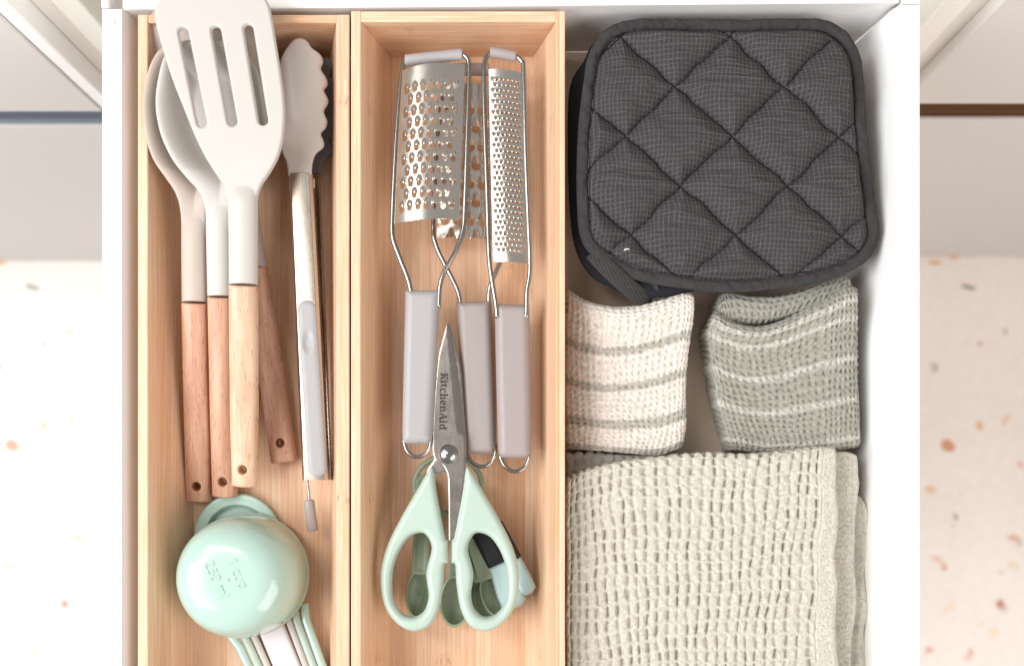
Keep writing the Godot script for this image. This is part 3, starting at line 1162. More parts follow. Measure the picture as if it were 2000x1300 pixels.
func rounded_quad(tl: Array, tr: Array, bl: Array, br: Array, rx: float, ty: float, by: float) -> Array:
	var px := []
	for p in [[0, ty], [rx * 0.28, ty * 0.28], [rx, 0], [1 - rx, 0], [1 - rx * 0.28, ty * 0.28], [1, ty], [1, 1 - by], [1 - rx * 0.45, 1 - by * 0.28], [1 - rx * 1.5, 1], [rx * 1.5, 1], [rx * 0.45, 1 - by * 0.28], [0, 1 - by]]:
		px.append(p)
	return skew(px, tl, tr, bl, br)


func graters() -> void:
	var g := "graters with grey handles"
	# the coarse grater underneath
	var t := thing("coarse_grater", "coarse steel grater with large drop shaped teeth, half hidden under the other two", "grater", P(925, 500, -0.055), g)
	var y := -0.034
	wire(t, "frame", [[900, 600], [893, 565], [868, 515], [852, 480], [846, 440], [852, 300], [868, 160], [880, 138], [960, 138], [974, 160], [982, 300], [984, 470], [975, 515], [957, 560], [954, 600]], [y], 0.0017)
	tooth_plate(t, [868, 168], [972, 168], [853, 465], [982, 472], y + 0.001, 0.0045, func(p: Vector2, w: float, h: float) -> Array:
		var pitch := Vector2(0.0083, 0.0134)
		var row := roundf((p.y - 0.0185) / pitch.y)
		if row < 0 or row > 7:
			return [1.0, 0.0]
		var shift := 0.5 if int(row) % 2 == 1 else 0.0
		var col := roundf((p.x - w / 2) / pitch.x - shift)
		var c := Vector2(w / 2 + (col + shift) * pitch.x, 0.0185 + row * pitch.y)
		if c.x < 0.005 or c.x > w - 0.005:
			return [1.0, 0.0]
		var q := p - c
		var hole := maxf(-(q.y - 0.0), capsule(q, Vector2(0, -0.001), Vector2(0, 0.0012)) - 0.0032)
		var drop := Vector2(q.x / (0.0033 * clampf(1.0 + q.y / 0.009, 0.1, 1.0)), 0.0).length()
		var rise := 0.0022 * clampf(1.0 + q.y / 0.0075, 0.0, 1.0) * maxf(0.0, 1.0 - drop * drop) if q.y < 0.0002 and q.y > -0.0075 else 0.0
		return [hole, rise], 0.00055)
	var gp := MB.new()
	gp.tube([P(884, 136, y), P(886, 136, y), P(920, 135, y), P(954, 136, y), P(956, 136, y)], func(f): return 0.0045 * (0.8 if f < 0.01 or f > 0.99 else 1.0), 16)
	build("grip", gp, M.grip, t)
	var hd := grater_handle(t, rounded_quad([891, 590], [960, 588], [908, 886], [970, 884], 0.12, 0.025, 0.07), -0.028, M.grip)
	wire(hd, "hanging_loop", [[912, 868], [913, 884], [921, 901], [936, 910], [950, 909], [963, 898], [968, 880], [967, 866]], [-0.028], 0.0014)

	# the wide grater on the left
	t = thing("wide_grater", "wide steel grater with rows of rounded teeth, on the left of the three graters", "grater", P(840, 500, -0.055), g)
	y = -0.014
	wire(t, "frame", [[803, 600], [802, 568], [795, 540], [779, 500], [767, 465], [766, 430], [771, 320], [779, 200], [786, 135], [792, 119], [806, 115], [890, 106], [906, 108], [915, 120], [916, 150], [913, 250], [908, 400], [904, 450], [890, 490], [868, 530], [859, 560], [857, 600]], [y], 0.0017)
	tooth_plate(t, [783, 139], [908, 127], [769, 438], [897, 430], y + 0.0005, 0.0085, func(p: Vector2, w: float, h: float) -> Array:
		var pitch := Vector2(0.00585, 0.0084)
		var y0 := 0.0148
		var row := roundf((p.y - y0) / pitch.y)
		if row < 0 or row > 10:
			return [1.0, 0.0]
		var odd := int(row) % 2 == 1
		var shift := 0.5 if odd else 0.0
		var col := roundf((p.x - w / 2) / pitch.x - shift)
		if col < -3 or col > (2 if odd else 3):
			return [1.0, 0.0]
		var q := p - Vector2(w / 2 + (col + shift) * pitch.x, y0 + row * pitch.y)
		var hole := maxf(-q.y, capsule(q, Vector2(0, -0.001), Vector2(0, 0.0020)) - 0.0018)
		var up := Vector2(q.x / 0.0018, (q.y + 0.0004) / 0.0036).length()
		var rise := 0.0013 * sqrt(maxf(0.0, 1.0 - up * up)) if q.y < 0.0002 else 0.0
		return [hole, rise], 0.00038)
	gp = MB.new()
	gp.tube([P(791, 118, y), P(792.5, 118, y), P(846, 112, y), P(901, 106, y), P(903, 106, y)], func(f): return 0.0040 * (0.8 if f < 0.01 or f > 0.99 else 1.0), 18)
	build("grip", gp, M.grip_pale, t)
	hd = grater_handle(t, rounded_quad([792, 567], [860, 567], [785, 866], [844, 866], 0.12, 0.025, 0.07), -0.016, M.grip_pale)
	wire(hd, "hanging_loop", [[789, 848], [789, 862], [795, 880], [808, 891], [823, 890], [836, 880], [841, 864], [841, 850]], [-0.016], 0.0014)

	# the fine grater on the right
	t = thing("zester_grater", "narrow steel zester with many tiny teeth, against the right tray wall", "grater", P(995, 500, -0.055), g)
	y = -0.012
	wire(t, "frame", [[971, 620], [968, 590], [961, 548], [955, 500], [952, 400], [947, 250], [945, 150], [948, 118], [956, 105], [970, 104], [998, 108], [1011, 112], [1020, 122], [1023, 140], [1027, 300], [1032, 430], [1035, 505], [1034, 540], [1029, 570], [1028, 620]], [y], 0.0017)
	tooth_plate(t, [954, 135], [1019, 143], [963, 511], [1029, 515], y + 0.0008, 0.003, func(p: Vector2, w: float, h: float) -> Array:
		var pitch := Vector2(0.00307, 0.00388)
		var y0 := 0.0074
		var row := roundf((p.y - y0) / pitch.y)
		if row < 0 or row > 31:
			return [1.0, 0.0]
		var odd := int(row) % 2 == 1
		var shift := 0.5 if odd else 0.0
		var col := roundf((p.x - w / 2) / pitch.x - shift)
		if col < -3 or col > (2 if odd else 3):
			return [1.0, 0.0]
		var q := p - Vector2(w / 2 + (col + shift) * pitch.x, y0 + row * pitch.y)
		var hole := maxf(absf(q.x) - 0.00098, absf(q.y - 0.0006) - 0.00068)
		var rise := 0.0006 * clampf(1.0 + q.y / 0.0016, 0.0, 1.0) * smoothstep(0.0013, 0.0007, absf(q.x)) if q.y < 0.0001 else 0.0
		return [hole, rise], 0.00035)
	gp = MB.new()
	gp.tube([P(957, 102, y), P(958.5, 102, y), P(982, 105, y), P(1006, 110, y), P(1008, 110, y)], func(f): return 0.0038 * (0.8 if f < 0.01 or f > 0.99 else 1.0), 18)
	build("grip", gp, M.grip, t)
	hd = grater_handle(t, rounded_quad([966, 593], [1034, 596], [973, 894], [1038, 894], 0.12, 0.025, 0.07), -0.017, M.grip)
	wire(hd, "hanging_loop", [[977, 872], [977, 890], [985, 908], [999, 919], [1014, 919], [1028, 908], [1034, 890], [1034, 872]], [-0.017], 0.0014)


func tooth_plate(parent: Node, tl: Array, tr: Array, bl: Array, br: Array, y: float, bow: float, teeth: Callable, cell: float) -> void:
	var a := P(tl[0], tl[1], y)
	var b := P(tr[0], tr[1], y)
	var c := P(bl[0], bl[1], y)
	var e := P(br[0], br[1], y)
	var w := (a.distance_to(b) + c.distance_to(e)) / 2
	var h := (a.distance_to(c) + b.distance_to(e)) / 2
	var mb := MB.new()
	plate(mb, func(p: Vector2) -> float:
			return minf(minf(minf(p.x, w - p.x), minf(p.y, h - p.y)), (teeth.call(p, w, h) as Array)[0]),
		Rect2(0, 0, w, h), cell,
		func(p: Vector2, _d: float) -> float: return 0.0003 + (teeth.call(p, w, h) as Array)[1],
		func(p: Vector2, _d: float) -> float: return -0.0003 + (teeth.call(p, w, h) as Array)[1],
		-1.0, quad_map(a, b, c, e, w, h, bow), func(p: Vector2) -> Vector2: return p * 12.0)
	build("toothed_plate", mb, M.steel, parent)


func flat_shape(px: Array, y: float, sub := 4) -> PackedVector2Array:
	var pts := []
	for p in px:
		var q := P(p[0], p[1], y)
		pts.append(Vector2(q.x, q.z))
	return spl(pts, sub)


func scissors() -> void:
	var t := thing("kitchen_scissors", "kitchen scissors with pale mint handles, their points lying between the grater handles", "scissors", P(878, 950, -0.055))
	var y := -0.017
	var lower := flat_shape([[875, 629], [875, 629], [884, 648], [899, 711], [904, 766], [908, 822], [911, 863], [908, 900], [895, 915], [858, 925], [838, 935], [838, 935], [834, 918], [848, 895], [852, 860], [858, 766]], y - 0.0022)
	var mb := MB.new()
	plate(mb, func(p: Vector2) -> float: return pd(p, lower), span(lower), 0.0007,
		func(_p: Vector2, d: float) -> float: return y - 0.0022 + 0.0004 * arc(d, 0.001), func(_p: Vector2, _d: float) -> float: return y - 0.0036, 0.003)
	build("lower_blade", mb, M.blade, t)
	var upper := flat_shape([[874, 627], [874, 627], [865, 661], [856, 697], [849, 766], [845, 835], [845, 875], [850, 897], [864, 907], [872, 920], [876, 945], [877, 1056], [877, 1056], [893, 1056], [893, 1056], [909, 925], [909, 925], [909, 866], [903, 836], [903, 836], [897, 766], [889, 700], [880, 650]], y)
	var ed := P(893, 766, y).x
	mb = MB.new()
	plate(mb, func(p: Vector2) -> float: return pd(p, upper), span(upper), 0.0006,
		func(p: Vector2, d: float) -> float:
			var k := zy(640, y)
			var l := lerpf(P(873, 640, y).x, P(893, 840, y).x, (p.y - k) / (zy(840, y) - k))
			var grind := smoothstep(0.0, 0.0003, p.x - l) * smoothstep(zy(852, y), zy(838, y), p.y)
			return y + 0.0010 - 0.0008 * grind * clampf((p.x - l) / 0.004, 0.25, 1.0) - 0.0003 * (1.0 - arc(d, 0.0008)),
		func(_p: Vector2, _d: float) -> float: return y - 0.0014, 0.003)
	var ub := build("upper_blade", mb, M.blade, t)
	var l := letters("lettering", "KitchenAid", 0.0052, 0.0002, "Droid Serif", true, M.print, ub)
	var lp := P(866, 783.5, y + 0.0012)
	l.position = lp - origin_of(ub)
	l.rotation = Vector3(-PI / 2, deg_to_rad(-91.5), 0)
	var sc := MB.new()
	var sp := P(875.5, 886, y + 0.001)
	sc.lathe(sp, [Vector2(0, 0.0032), Vector2(0.002, 0.0031), Vector2(0.0042, 0.0025), Vector2(0.0058, 0.0014), Vector2(0.0066, 0.0004), Vector2(0.0068, 0), Vector2(0.0068, -0.0006)], 40)
	build("pivot_screw", sc, M.wire, t)
	var outer := [[839, 915], [847, 916], [852, 954], [862, 1009], [870, 1049], [875, 1053], [875, 1053], [875.5, 1100], [875.5, 1100], [868, 1103], [866, 1138], [858, 1187], [842, 1219], [823, 1230], [800, 1231], [774, 1216], [753, 1187], [744, 1148], [745, 1106], [758, 1061], [784, 1009], [810, 964]]
	var inner := [[824, 1040], [837, 1051], [843, 1071], [836, 1100], [832.5, 1119], [834, 1138], [837, 1164], [829, 1191], [810, 1203], [787, 1197], [769, 1171], [766, 1138], [769, 1106], [781, 1074], [800, 1048]]
	for s in 2:
		var po := []
		var pi := []
		for p in outer:
			po.append([p[0] if s == 0 else 1757.0 - p[0], p[1]])
		for p in inner:
			pi.append([p[0] if s == 0 else 1757.0 - p[0], p[1]])
		var a := flat_shape(po, y)
		var b := flat_shape(pi, y)
		var hb := MB.new()
		plate(hb, func(p: Vector2) -> float: return minf(pd(p, a), -pd(p, b)), span(a), 0.0007,
			func(_p: Vector2, d: float) -> float: return y + 0.0005 + 0.0050 * arc(d, 0.0046),
			func(_p: Vector2, d: float) -> float: return y - 0.0050 * arc(d, 0.0040), 0.010)
		build("handle", hb, M.mint_pale, t)


func spoon(called: String, label: String, c: Vector3, ang: float, roll: float, rx: float, rz: float, deep: float, ln: float, m: Material, word: String) -> void:
	# a measuring spoon: an oval bowl with a flat rim, a shallow grooved handle; ang turns it about y, roll about its own length
	var t := thing(called, label, "measuring spoon", Vector3(c.x, -0.055, c.z), "measuring spoons under the scissors")
	var fr := Basis(Vector3.UP, ang) * Basis(Vector3(0, 0, 1), roll)
	var mb := MB.new()
	var n := 48
	var rings := [[1.0, 0.0, 0], [1.1, -0.0003, 0], [1.12, -0.0012, 0], [1.1, -0.0022, 0], [1.06, -0.35, 1], [0.94, -0.66, 1], [0.7, -0.93, 1], [0.4, -1.05, 1], [0.0, -1.08, 1]]
	var inside := [[1.0, 0.0, 0], [0.98, -0.0008, 0], [0.97, -0.3, 1], [0.88, -0.6, 1], [0.68, -0.85, 1], [0.4, -0.93, 1], [0.0, -0.94, 1]]
	for list in [rings, inside]:
		var first := mb.v.size()
		for r in list:
			for j in n + 1:
				var a := TAU * j / n
				mb.add(c + fr * Vector3(cos(a) * rx * r[0], r[1] * (deep if r[2] == 1 else 1.0), sin(a) * rz * r[0]))
		for k in list.size() - 1:
			for j in n:
				var a: int = first + k * (n + 1) + j
				mb.tri(a, a + 1, a + n + 1)
				mb.tri(a + 1, a + n + 2, a + n + 1)
	build("bowl", mb, m, t)
	var hb := MB.new()
	var hw := minf(rx * 0.72, 0.0068)
	plate(hb, func(p: Vector2) -> float:
			var k := smoothstep(-rz * 1.35, -rz * 0.75, p.y)
			return minf(minf(hw + k * 0.004 - absf(p.x), -rz * 0.88 - p.y), hw - Vector2(p.x, minf(0.0, p.y + ln - hw)).length()),
		Rect2(-0.014, -ln, 0.028, ln), 0.0008,
		func(p: Vector2, d: float) -> float: return 0.0002 * arc(d, 0.0012) - 0.0006 * smoothstep(0.0022, 0.0034, d) - 0.0002,
		func(p: Vector2, d: float) -> float: return -0.0022,
		-1.0, func(q: Vector3) -> Vector3: return c + fr * (q + Vector3(0, -0.004 * smoothstep(-rz, -ln, q.z), 0)))
	build("handle", hb, m, t)
	if word:
		var l := letters("lettering", word, 0.0045, 0.0004, "Droid Sans", false, m, t)
		l.position = c + fr * Vector3(0.0, -deep * 0.92, 0.0) - t.position
		l.rotation = Vector3(-PI / 2, ang, 0)


func spoons() -> void:
	spoon("measuring_spoon", "sage green measuring spoon seen through the left finger hole of the scissors", P(817, 1160, -0.036), -0.06, -0.28, 0.0083, 0.0165, 0.012, 0.088, M.sage, "15")
	spoon("measuring_spoon", "sage green measuring spoon between the two scissor handles", P(890, 1172, -0.037), -0.08, 0.0, 0.0105, 0.0180, 0.012, 0.085, M.sage, "")
	spoon("measuring_spoon", "small sage green measuring spoon seen through the right finger hole of the scissors", P(961, 1164, -0.034), 0.33, 0.0, 0.0072, 0.0142, 0.010, 0.075, M.sage, "5")
	spoon("measuring_spoon", "sage green measuring spoon with its back rim below the smaller spoon on the right", P(948, 1168, -0.043), 0.20, 0.1, 0.0098, 0.0142, 0.009, 0.07, M.sage, "")
	# the ring that holds them together
	var r := thing("spoon_ring", "pale green plastic ring holding the measuring spoons, behind the scissor pivot", "ring", P(875, 930, -0.055))
	var path := []
	for k in 33:
		var a := TAU * k / 32
		var p := P(875 + 66 * cos(a), 946 + 56 * sin(a), -0.041)
		path.append(p)
	var mb := MB.new()
	mb.tube(path, func(_f): return 0.0022, 12, 1.0, Vector3.UP, false)
	build("hoop", mb, M.sage, r)
	# the small blue tool with black sleeve
	var t := thing("blue_kitchen_tool", "pale blue small tool with a black sleeve, half under the right scissor handle", "kitchen tool", P(990, 1110, -0.055))
	var y := -0.036
	for arm in [[[928, 1012], [972, 1102], [1007, 1187], "body"], [[968, 1022], [1006, 1092], [1034, 1160], "second_arm"]]:
		var wide: float = 0.0085 if arm[3] == "body" else 0.0058
		var a := P(arm[0][0], arm[0][1], y)
		var b := P(arm[1][0], arm[1][1], y)
		var c := P(arm[2][0], arm[2][1], y)
		for part in 2:
			var p0 := Vector2(a.x, a.z) if part == 0 else Vector2(b.x, b.z)
			var p1 := Vector2(b.x, b.z) if part == 0 else Vector2(c.x, c.z)
			var ax := (p1 - p0).normalized()
			var sd := Vector2(-ax.y, ax.x)
			var ln := (p1 - p0).length()
			var hb := MB.new()
			var far: bool = part == 1
			plate(hb, func(p: Vector2) -> float:
					var q := p - p0
					var s := q.dot(ax)
					var u := absf(q.dot(sd))
					var hw := wide * (0.92 if not far else lerpf(0.85, 1.12, smoothstep(0.0, ln * 0.7, s)))
					return minf(hw - u, minf(s, (ln - s) - (maxf(0.0, u - hw + 0.004) * 0.8 if far else 0.0))),
				Rect2(p0.min(p1) - Vector2(0.014, 0.014), (p1 - p0).abs() + Vector2(0.028, 0.028)), 0.0008,
				func(_p: Vector2, d: float) -> float: return y + 0.0004 + (0.0036 if not far else 0.003) * arc(d, 0.004),
				func(_p: Vector2, d: float) -> float: return y - 0.0036 * arc(d, 0.004))
			build("black_sleeve" if part == 0 else arm[3], hb, M.black if part == 0 else M.blue, t)


# ---------------------------------------------------------------- cloths on the right

func potholders() -> void:
	var lo := thing("oven_pad", "pot holder underneath with its shade coloured in as black, showing only an edge beside the tray and below the corner", "pot holder", P(1400, 320, -0.06), "quilted pot holders")
	var y2 := -0.022
	var o2 := flat_shape([[1140, 120], [1165, 80], [1240, 62], [1400, 60], [1560, 62], [1630, 90], [1655, 160], [1660, 300], [1668, 430], [1640, 500], [1560, 540], [1400, 560], [1300, 580], [1240, 578], [1190, 560], [1150, 535], [1122, 480], [1112, 400], [1109, 280], [1113, 170]], y2, 4)
	var mb := MB.new()
	plate(mb, func(p: Vector2) -> float: return pd(p, o2), span(o2), 0.0016,
		func(_p: Vector2, d: float) -> float: return y2 + 0.004 * arc(d, 0.004), func(_p: Vector2, d: float) -> float: return y2 - 0.006 * arc(d, 0.004), 0.008)
	build("pad", mb, M.under, lo)

	var t := thing("oven_pad", "charcoal quilted pot holder with diamond stitching and rounded corners, lying on top", "pot holder", P(1420, 300, -0.02), "quilted pot holders")
	var yb := -0.008
	var o := flat_shape([[1141, 150], [1148, 112], [1166, 76], [1196, 50], [1240, 38], [1300, 36], [1450, 38], [1590, 36], [1635, 46], [1666, 70], [1684, 105], [1691, 150], [1698, 250], [1708, 350], [1718, 420], [1722, 455], [1712, 490], [1682, 518], [1610, 547], [1520, 561], [1420, 568], [1320, 558], [1240, 542], [1190, 518], [1150, 490], [1132, 455], [1127, 400], [1126, 330], [1130, 240]], yb, 4)
	var low := func(p: Vector2) -> float:                                  # the pad sags a little over what lies below
		var px := p.x / (H + 0.008) * F + 1000.0
		var py := p.y / (H + 0.008) * F + 960.0
		return yb - 0.006 * smoothstep(380.0, 560.0, py) - 0.004 * smoothstep(1560.0, 1720.0, px) + 0.0012 * wob.get_noise_2d(px * 0.5, py * 0.5)
	var bw := 0.0080
	var quilt := func(p: Vector2, d: float) -> float:
		var px := p.x / (H + 0.008) * F + 1000.0
		var py := p.y / (H + 0.008) * F + 960.0
		px += wob.get_noise_2d(px * 0.6, py * 0.6) * 9.0
		var ys := py - 171.0
		ys += 5.0 * smoothstep(200.0, 380.0, ys) * 1.6
		var a := (px - 1321.0 - (py - 171.0) * 0.045) / 104.5
		var b := ys / 97.0
		var u := (a - b) / 2.0
		var v := (a + b) / 2.0
		var du := absf(u - roundf(u)) * 2.0
		var dv := absf(v - roundf(v)) * 2.0
		var m := minf(du, dv)
		var puff := (1.0 - pow(1.0 - minf(m * 1.15, 1.0), 2.8)) * 0.0088
		puff += 0.0016 * wob.get_noise_2d(px * 0.45, py * 3.0) * smoothstep(0.1, 0.5, m)
		puff *= smoothstep(bw, bw + 0.007, d)
		var groove := 0.0013 * smoothstep(0.055, 0.0, m)
		return puff + 0.0006 - groove - 0.0018 * smoothstep(bw + 0.0022, bw + 0.0002, d)
	mb = MB.new()
	plate(mb, func(p: Vector2) -> float: return pd(p, o) - bw + 0.0012, span(o), 0.0008,
		func(p: Vector2, d: float) -> float: return low.call(p) + 0.001 + quilt.call(p, d + bw - 0.0012),
		func(p: Vector2, _d: float) -> float: return low.call(p) - 0.008, 0.016, nothing,
		func(p: Vector2) -> Vector2: return p * 21.0 + Vector2(wob.get_noise_2d(p.x * 900.0, p.y * 900.0), wob.get_noise_2d(p.x * 900.0 + 700.0, p.y * 900.0)) * 0.05)
	build("quilted_panel", mb, M.quilt, t)
	mb = MB.new()
	plate(mb, func(p: Vector2) -> float:
			var d := pd(p, o)
			return minf(d, bw - d), span(o), 0.0008,
		func(p: Vector2, d: float) -> float: return low.call(p) + 0.0002 + 0.0022 * arc(d, 0.0074) + 0.0011 * wob.get_noise_2d(p.x * 5000.0, p.y * 5000.0) + 0.0004 * fine.get_noise_2d(p.x * 9000.0, p.y * 9000.0),
		func(p: Vector2, d: float) -> float: return low.call(p) - 0.006 * arc(d, 0.006), 0.010, nothing,
		func(p: Vector2) -> Vector2: return p * 60.0)
	build("binding", mb, M.twill, t)
	# a seam thread running inside the binding, and the hanging loop at the lower left corner
	var th := MB.new()
	var seam := PackedVector2Array()
	var big := Geometry2D.offset_polygon(o, -bw - 0.0014)
	seam = big[0]
	var path := []
	for p in seam:
		path.append(Vector3(p.x, low.call(p) + 0.0006, p.y))
	path.append(path[0])
	th.tube(path, func(_f): return 0.0006, 6, 1.0, Vector3.UP, false)
	build("seam_thread", th, M.thread, t)
	# the quilting stitches, two crossing sets of slanting lines
	var st := MB.new()
	for fam in 2:
		for n in range(-3, 6):
			var run := []
			for q in 161:
				var b := -2.0 + q * 0.05
				var a := b + 2.0 * n if fam == 0 else 2.0 * n - b
				var sy := b * 97.0
				sy -= 8.0 * smoothstep(200.0, 380.0, sy)
				var py := 171.0 + sy
				var px := 1321.0 + sy * 0.045 + a * 104.5
				px -= wob.get_noise_2d(px * 0.6, py * 0.6) * 9.0
				var c := Vector2((px - 1000.0) * (H + 0.008) / F, (py - 960.0) * (H + 0.008) / F)
				if pd(c, o) > bw + 0.002:
					run.append(Vector3(c.x, low.call(c) + 0.0005 + 0.0003 * sin(q * 2.6), c.y))
				elif run.size() > 0:
					if run.size() > 2:
						st.tube(run, func(_f): return 0.00055, 6)
					run = []
	build("quilting_stitches", st, M.thread, t)
	var lp := MB.new()
	var hy := -0.012
	lp.tube(spl3([P(1158, 492, hy), P(1184, 520, hy + 0.002), P(1214, 548, hy + 0.001), P(1240, 570, hy - 0.003), P(1262, 585, hy - 0.010), P(1270, 588, hy - 0.016)], 6), func(_f): return 0.0064, 14, 0.16)
	lp.tube(spl3([P(1266, 584, hy - 0.016), P(1276, 572, hy - 0.010), P(1270, 552, hy - 0.007), P(1256, 536, hy - 0.006)], 6), func(_f): return 0.0050, 12, 0.18)
	build("hanging_loop", lp, M.twill, t)
	var li := MB.new()
	li.tube(spl3([P(1219, 488.5, 0.0005), P(1222, 486.5, 0.0009), P(1226, 486, 0.0009), P(1229, 486.5, 0.0005)], 4), func(_f): return 0.0004, 6)
	build("lint", li, M.lint, t)


func hash2(a: float, b: float) -> float:
	return absf(fmod(sin(a * 127.1 + b * 311.7) * 43758.5453, 1.0))


func knit(a: float, b: float) -> float:                                    # stitches with a hole in each; a, b count stitches
	a += wob.get_noise_2d(a * 6.0, b * 6.0) * 0.55
	b += wob.get_noise_2d(a * 6.0 + 300.0, b * 6.0) * 0.55
	var ca := roundf(a)
	var cb := roundf(b)
	var fa := a - ca + (hash2(ca, cb) - 0.5) * 0.16
	var fb := b - cb + (hash2(cb + 7.0, ca) - 0.5) * 0.16
	var hole := exp(-(fa * fa * 13.0 + fb * fb * 16.0)) * (0.7 + 0.5 * hash2(ca + 3.0, cb + 11.0))
	var loops := 0.28 * cos((a + 0.25 * sin(b * TAU)) * TAU * 2.0) + 0.2 * cos(b * TAU * 2.0)
	return 1.0 - hole * 1.1 + loops * 0.18


func waffle(a: float, b: float) -> float:                                  # strong ribs along b, weaker bars across, long slits between
	a += wob.get_noise_2d(a * 4.0, b * 2.5) * 0.28 + wob.get_noise_2d(a * 17.0, b * 14.0 + 90.0) * 0.24
	b += wob.get_noise_2d(a * 5.0 + 300.0, b * 5.0) * 0.6
	var ca := roundf(a)
	var cb := roundf(b)
	var fa := a - ca
	var fb := b - cb
	var slit := exp(-pow(fa / 0.185, 2.0)) * (0.20 + 0.80 * smoothstep(0.48, 0.22, absf(fb))) * (0.45 + 0.7 * hash2(ca, cb))
	var rib := -0.10 * cos(b * TAU) * smoothstep(0.1, 0.5, absf(fa))
	return 1.0 - slit * 1.05 - rib + 0.10 * fine.get_noise_2d(a * 40.0, b * 40.0)


func px_line(a: Array) -> Array:
	var out := []
	for p in a:
		out.append(Vector2(p[0], p[1]))
	return out


func cloths() -> void:
	# white cloth with grey stripes, folded round into a roll
	var t := thing("striped_dishcloth", "cream white knitted dishcloth with thin grey stripes, rolled up beside the tray", "dishcloth", P(1230, 730, -0.076), "knitted dishcloths")
	var white := lin(234, 224, 214)
	var grey := lin(180, 174, 164)
	cloth("body", M.knit, t, px_line([[1109, 556], [1108, 640], [1107, 740], [1107, 820], [1108, 876]]), px_line([[1360, 572], [1358, 620], [1348, 690], [1343, 760], [1344, 822], [1338, 872]]), px_line([[1109, 556], [1140, 580], [1190, 594], [1240, 593], [1295, 580], [1340, 567], [1360, 572]]), px_line([[1108, 876], [1170, 880], [1230, 884], [1290, 888], [1338, 872]]), 240, 300,
		func(u: float, v: float) -> float: return -0.022 - 0.014 * pow(1.0 - smoothstep(0.0, 0.42, u), 1.5) + 0.005 * exp(-pow((v - 0.08) / 0.1, 2.0)) - 0.004 * smoothstep(0.1, 0.35, v) + 0.003 * sin(v * 5.0) * u, Vector2(0.012, 0.011), -0.07,
		func(u: float, v: float, dn: float) -> float: return 0.0017 * (knit(u * 21.5, v * 27.5 + dn * 0.25) - 1.0) + 0.0004 * fine.get_noise_2d(u * 900.0, v * 1100.0),
		func(u: float, v: float) -> Color:
			var b := v * 27.5 + wob.get_noise_2d(u * 30.0, v * 30.0) * 0.4 + hash2(roundf(u * 60.0), roundf(v * 80.0)) * 0.35
			var s := 0.0
			for line in [8.6, 14.0, 20.2, 21.0, 26.4]:
				s = maxf(s, smoothstep(0.85, 0.3, absf(b - line)))
			var c := white.lerp(grey, s * (0.75 + 0.25 * hash2(roundf(u * 90.0), roundf(v * 110.0))))
			return c * (0.94 + 0.1 * hash2(roundf(u * 43.0), roundf(v * 55.0))))

	# grey green cloth with white stripes: the folded body and the roll at its back
	t = thing("sage_dishcloth", "grey green knitted dishcloth with thin white stripes, folded against the right wall", "dishcloth", P(1540, 720, -0.076), "knitted dishcloths")
	var sage := lin(168, 165, 153)
	var pale := lin(200, 197, 187)
	var tone := func(u: float, v: float, lines: Array, n: float) -> Color:
		var b := v * n + wob.get_noise_2d(u * 26.0, v * 26.0) * 0.5 + hash2(roundf(u * 70.0), roundf(v * 80.0)) * 0.4
		var s := 0.0
		for line in lines:
			s = maxf(s, smoothstep(0.75, 0.15, absf(b - line)))
		return sage.lerp(pale, s) * (0.90 + 0.2 * hash2(roundf(u * 53.0), roundf(v * 65.0)))
	cloth("rolled_edge", M.knit, t, px_line([[1404, 582], [1402, 600], [1404, 622]]), px_line([[1662, 532], [1668, 545], [1672, 566]]), px_line([[1404, 582], [1420, 568], [1470, 575], [1530, 572], [1590, 556], [1640, 538], [1662, 532]]), px_line([[1404, 622], [1440, 628], [1490, 630], [1540, 618], [1600, 598], [1672, 566]]), 230, 60,
		func(u: float, v: float) -> float: return -0.032 + 0.003 * u, Vector2(0.009, 0.009), -0.07,
		func(u: float, v: float, dn: float) -> float: return 0.0019 * (knit(u * 24.0, v * 4.0 + dn * 0.4) - 1.0),
		func(u: float, v: float) -> Color: return tone.call(u, v, [-5.0], 4.0))
	cloth("body", M.knit, t, px_line([[1402, 600], [1384, 640], [1388, 700], [1400, 765], [1413, 825], [1428, 878]]), px_line([[1682, 556], [1682, 620], [1682, 690], [1683, 760], [1686, 820], [1688, 872]]), px_line([[1402, 600], [1430, 622], [1480, 634], [1530, 622], [1580, 596], [1630, 572], [1660, 556], [1682, 556]]), px_line([[1428, 878], [1490, 884], [1560, 884], [1630, 880], [1688, 872]]), 270, 290,
		func(u: float, v: float) -> float: return -0.025 + 0.005 * exp(-pow((v - 0.1) / 0.09, 2.0)) - 0.006 * smoothstep(0.12, 0.4, v) - 0.006 * pow(1.0 - u, 2.0) + 0.002 * wob.get_noise_2d(u * 60.0, v * 60.0) + 0.0015 * sin(u * 9.0 + v * 3.0), Vector2(0.010, 0.011), -0.07,
		func(u: float, v: float, dn: float) -> float: return 0.0022 * (knit(u * 24.5, v * 24.5 + dn * 0.25) - 1.0) + 0.0005 * fine.get_noise_2d(u * 900.0, v * 1000.0),
		func(u: float, v: float) -> Color: return tone.call(u, v, [3.2, 5.6, 10.9, 16.4, 22.4], 24.5))

	# a greyer folded towel that shows behind the large one
	t = thing("grey_waffle_towel", "greyish folded waffle towel, a strip of it showing behind the large beige towel", "towel", P(1240, 960, -0.076), "waffle towels")
	cloth("fold", M.towel_grey, t, px_line([[1106, 884], [1106, 930], [1106, 990]]), px_line([[1330, 880], [1332, 930], [1334, 990]]), px_line([[1106, 884], [1150, 880], [1200, 884], [1250, 887], [1300, 882], [1330, 880]]), px_line([[1106, 990], [1220, 990], [1334, 990]]), 150, 70,
		func(u: float, v: float) -> float: return -0.036, Vector2(0.010, 0.010), -0.07,
		func(u: float, v: float, dn: float) -> float: return 0.0020 * (waffle(u * 12.0, v * 4.5 + dn * 0.3) - 1.0))

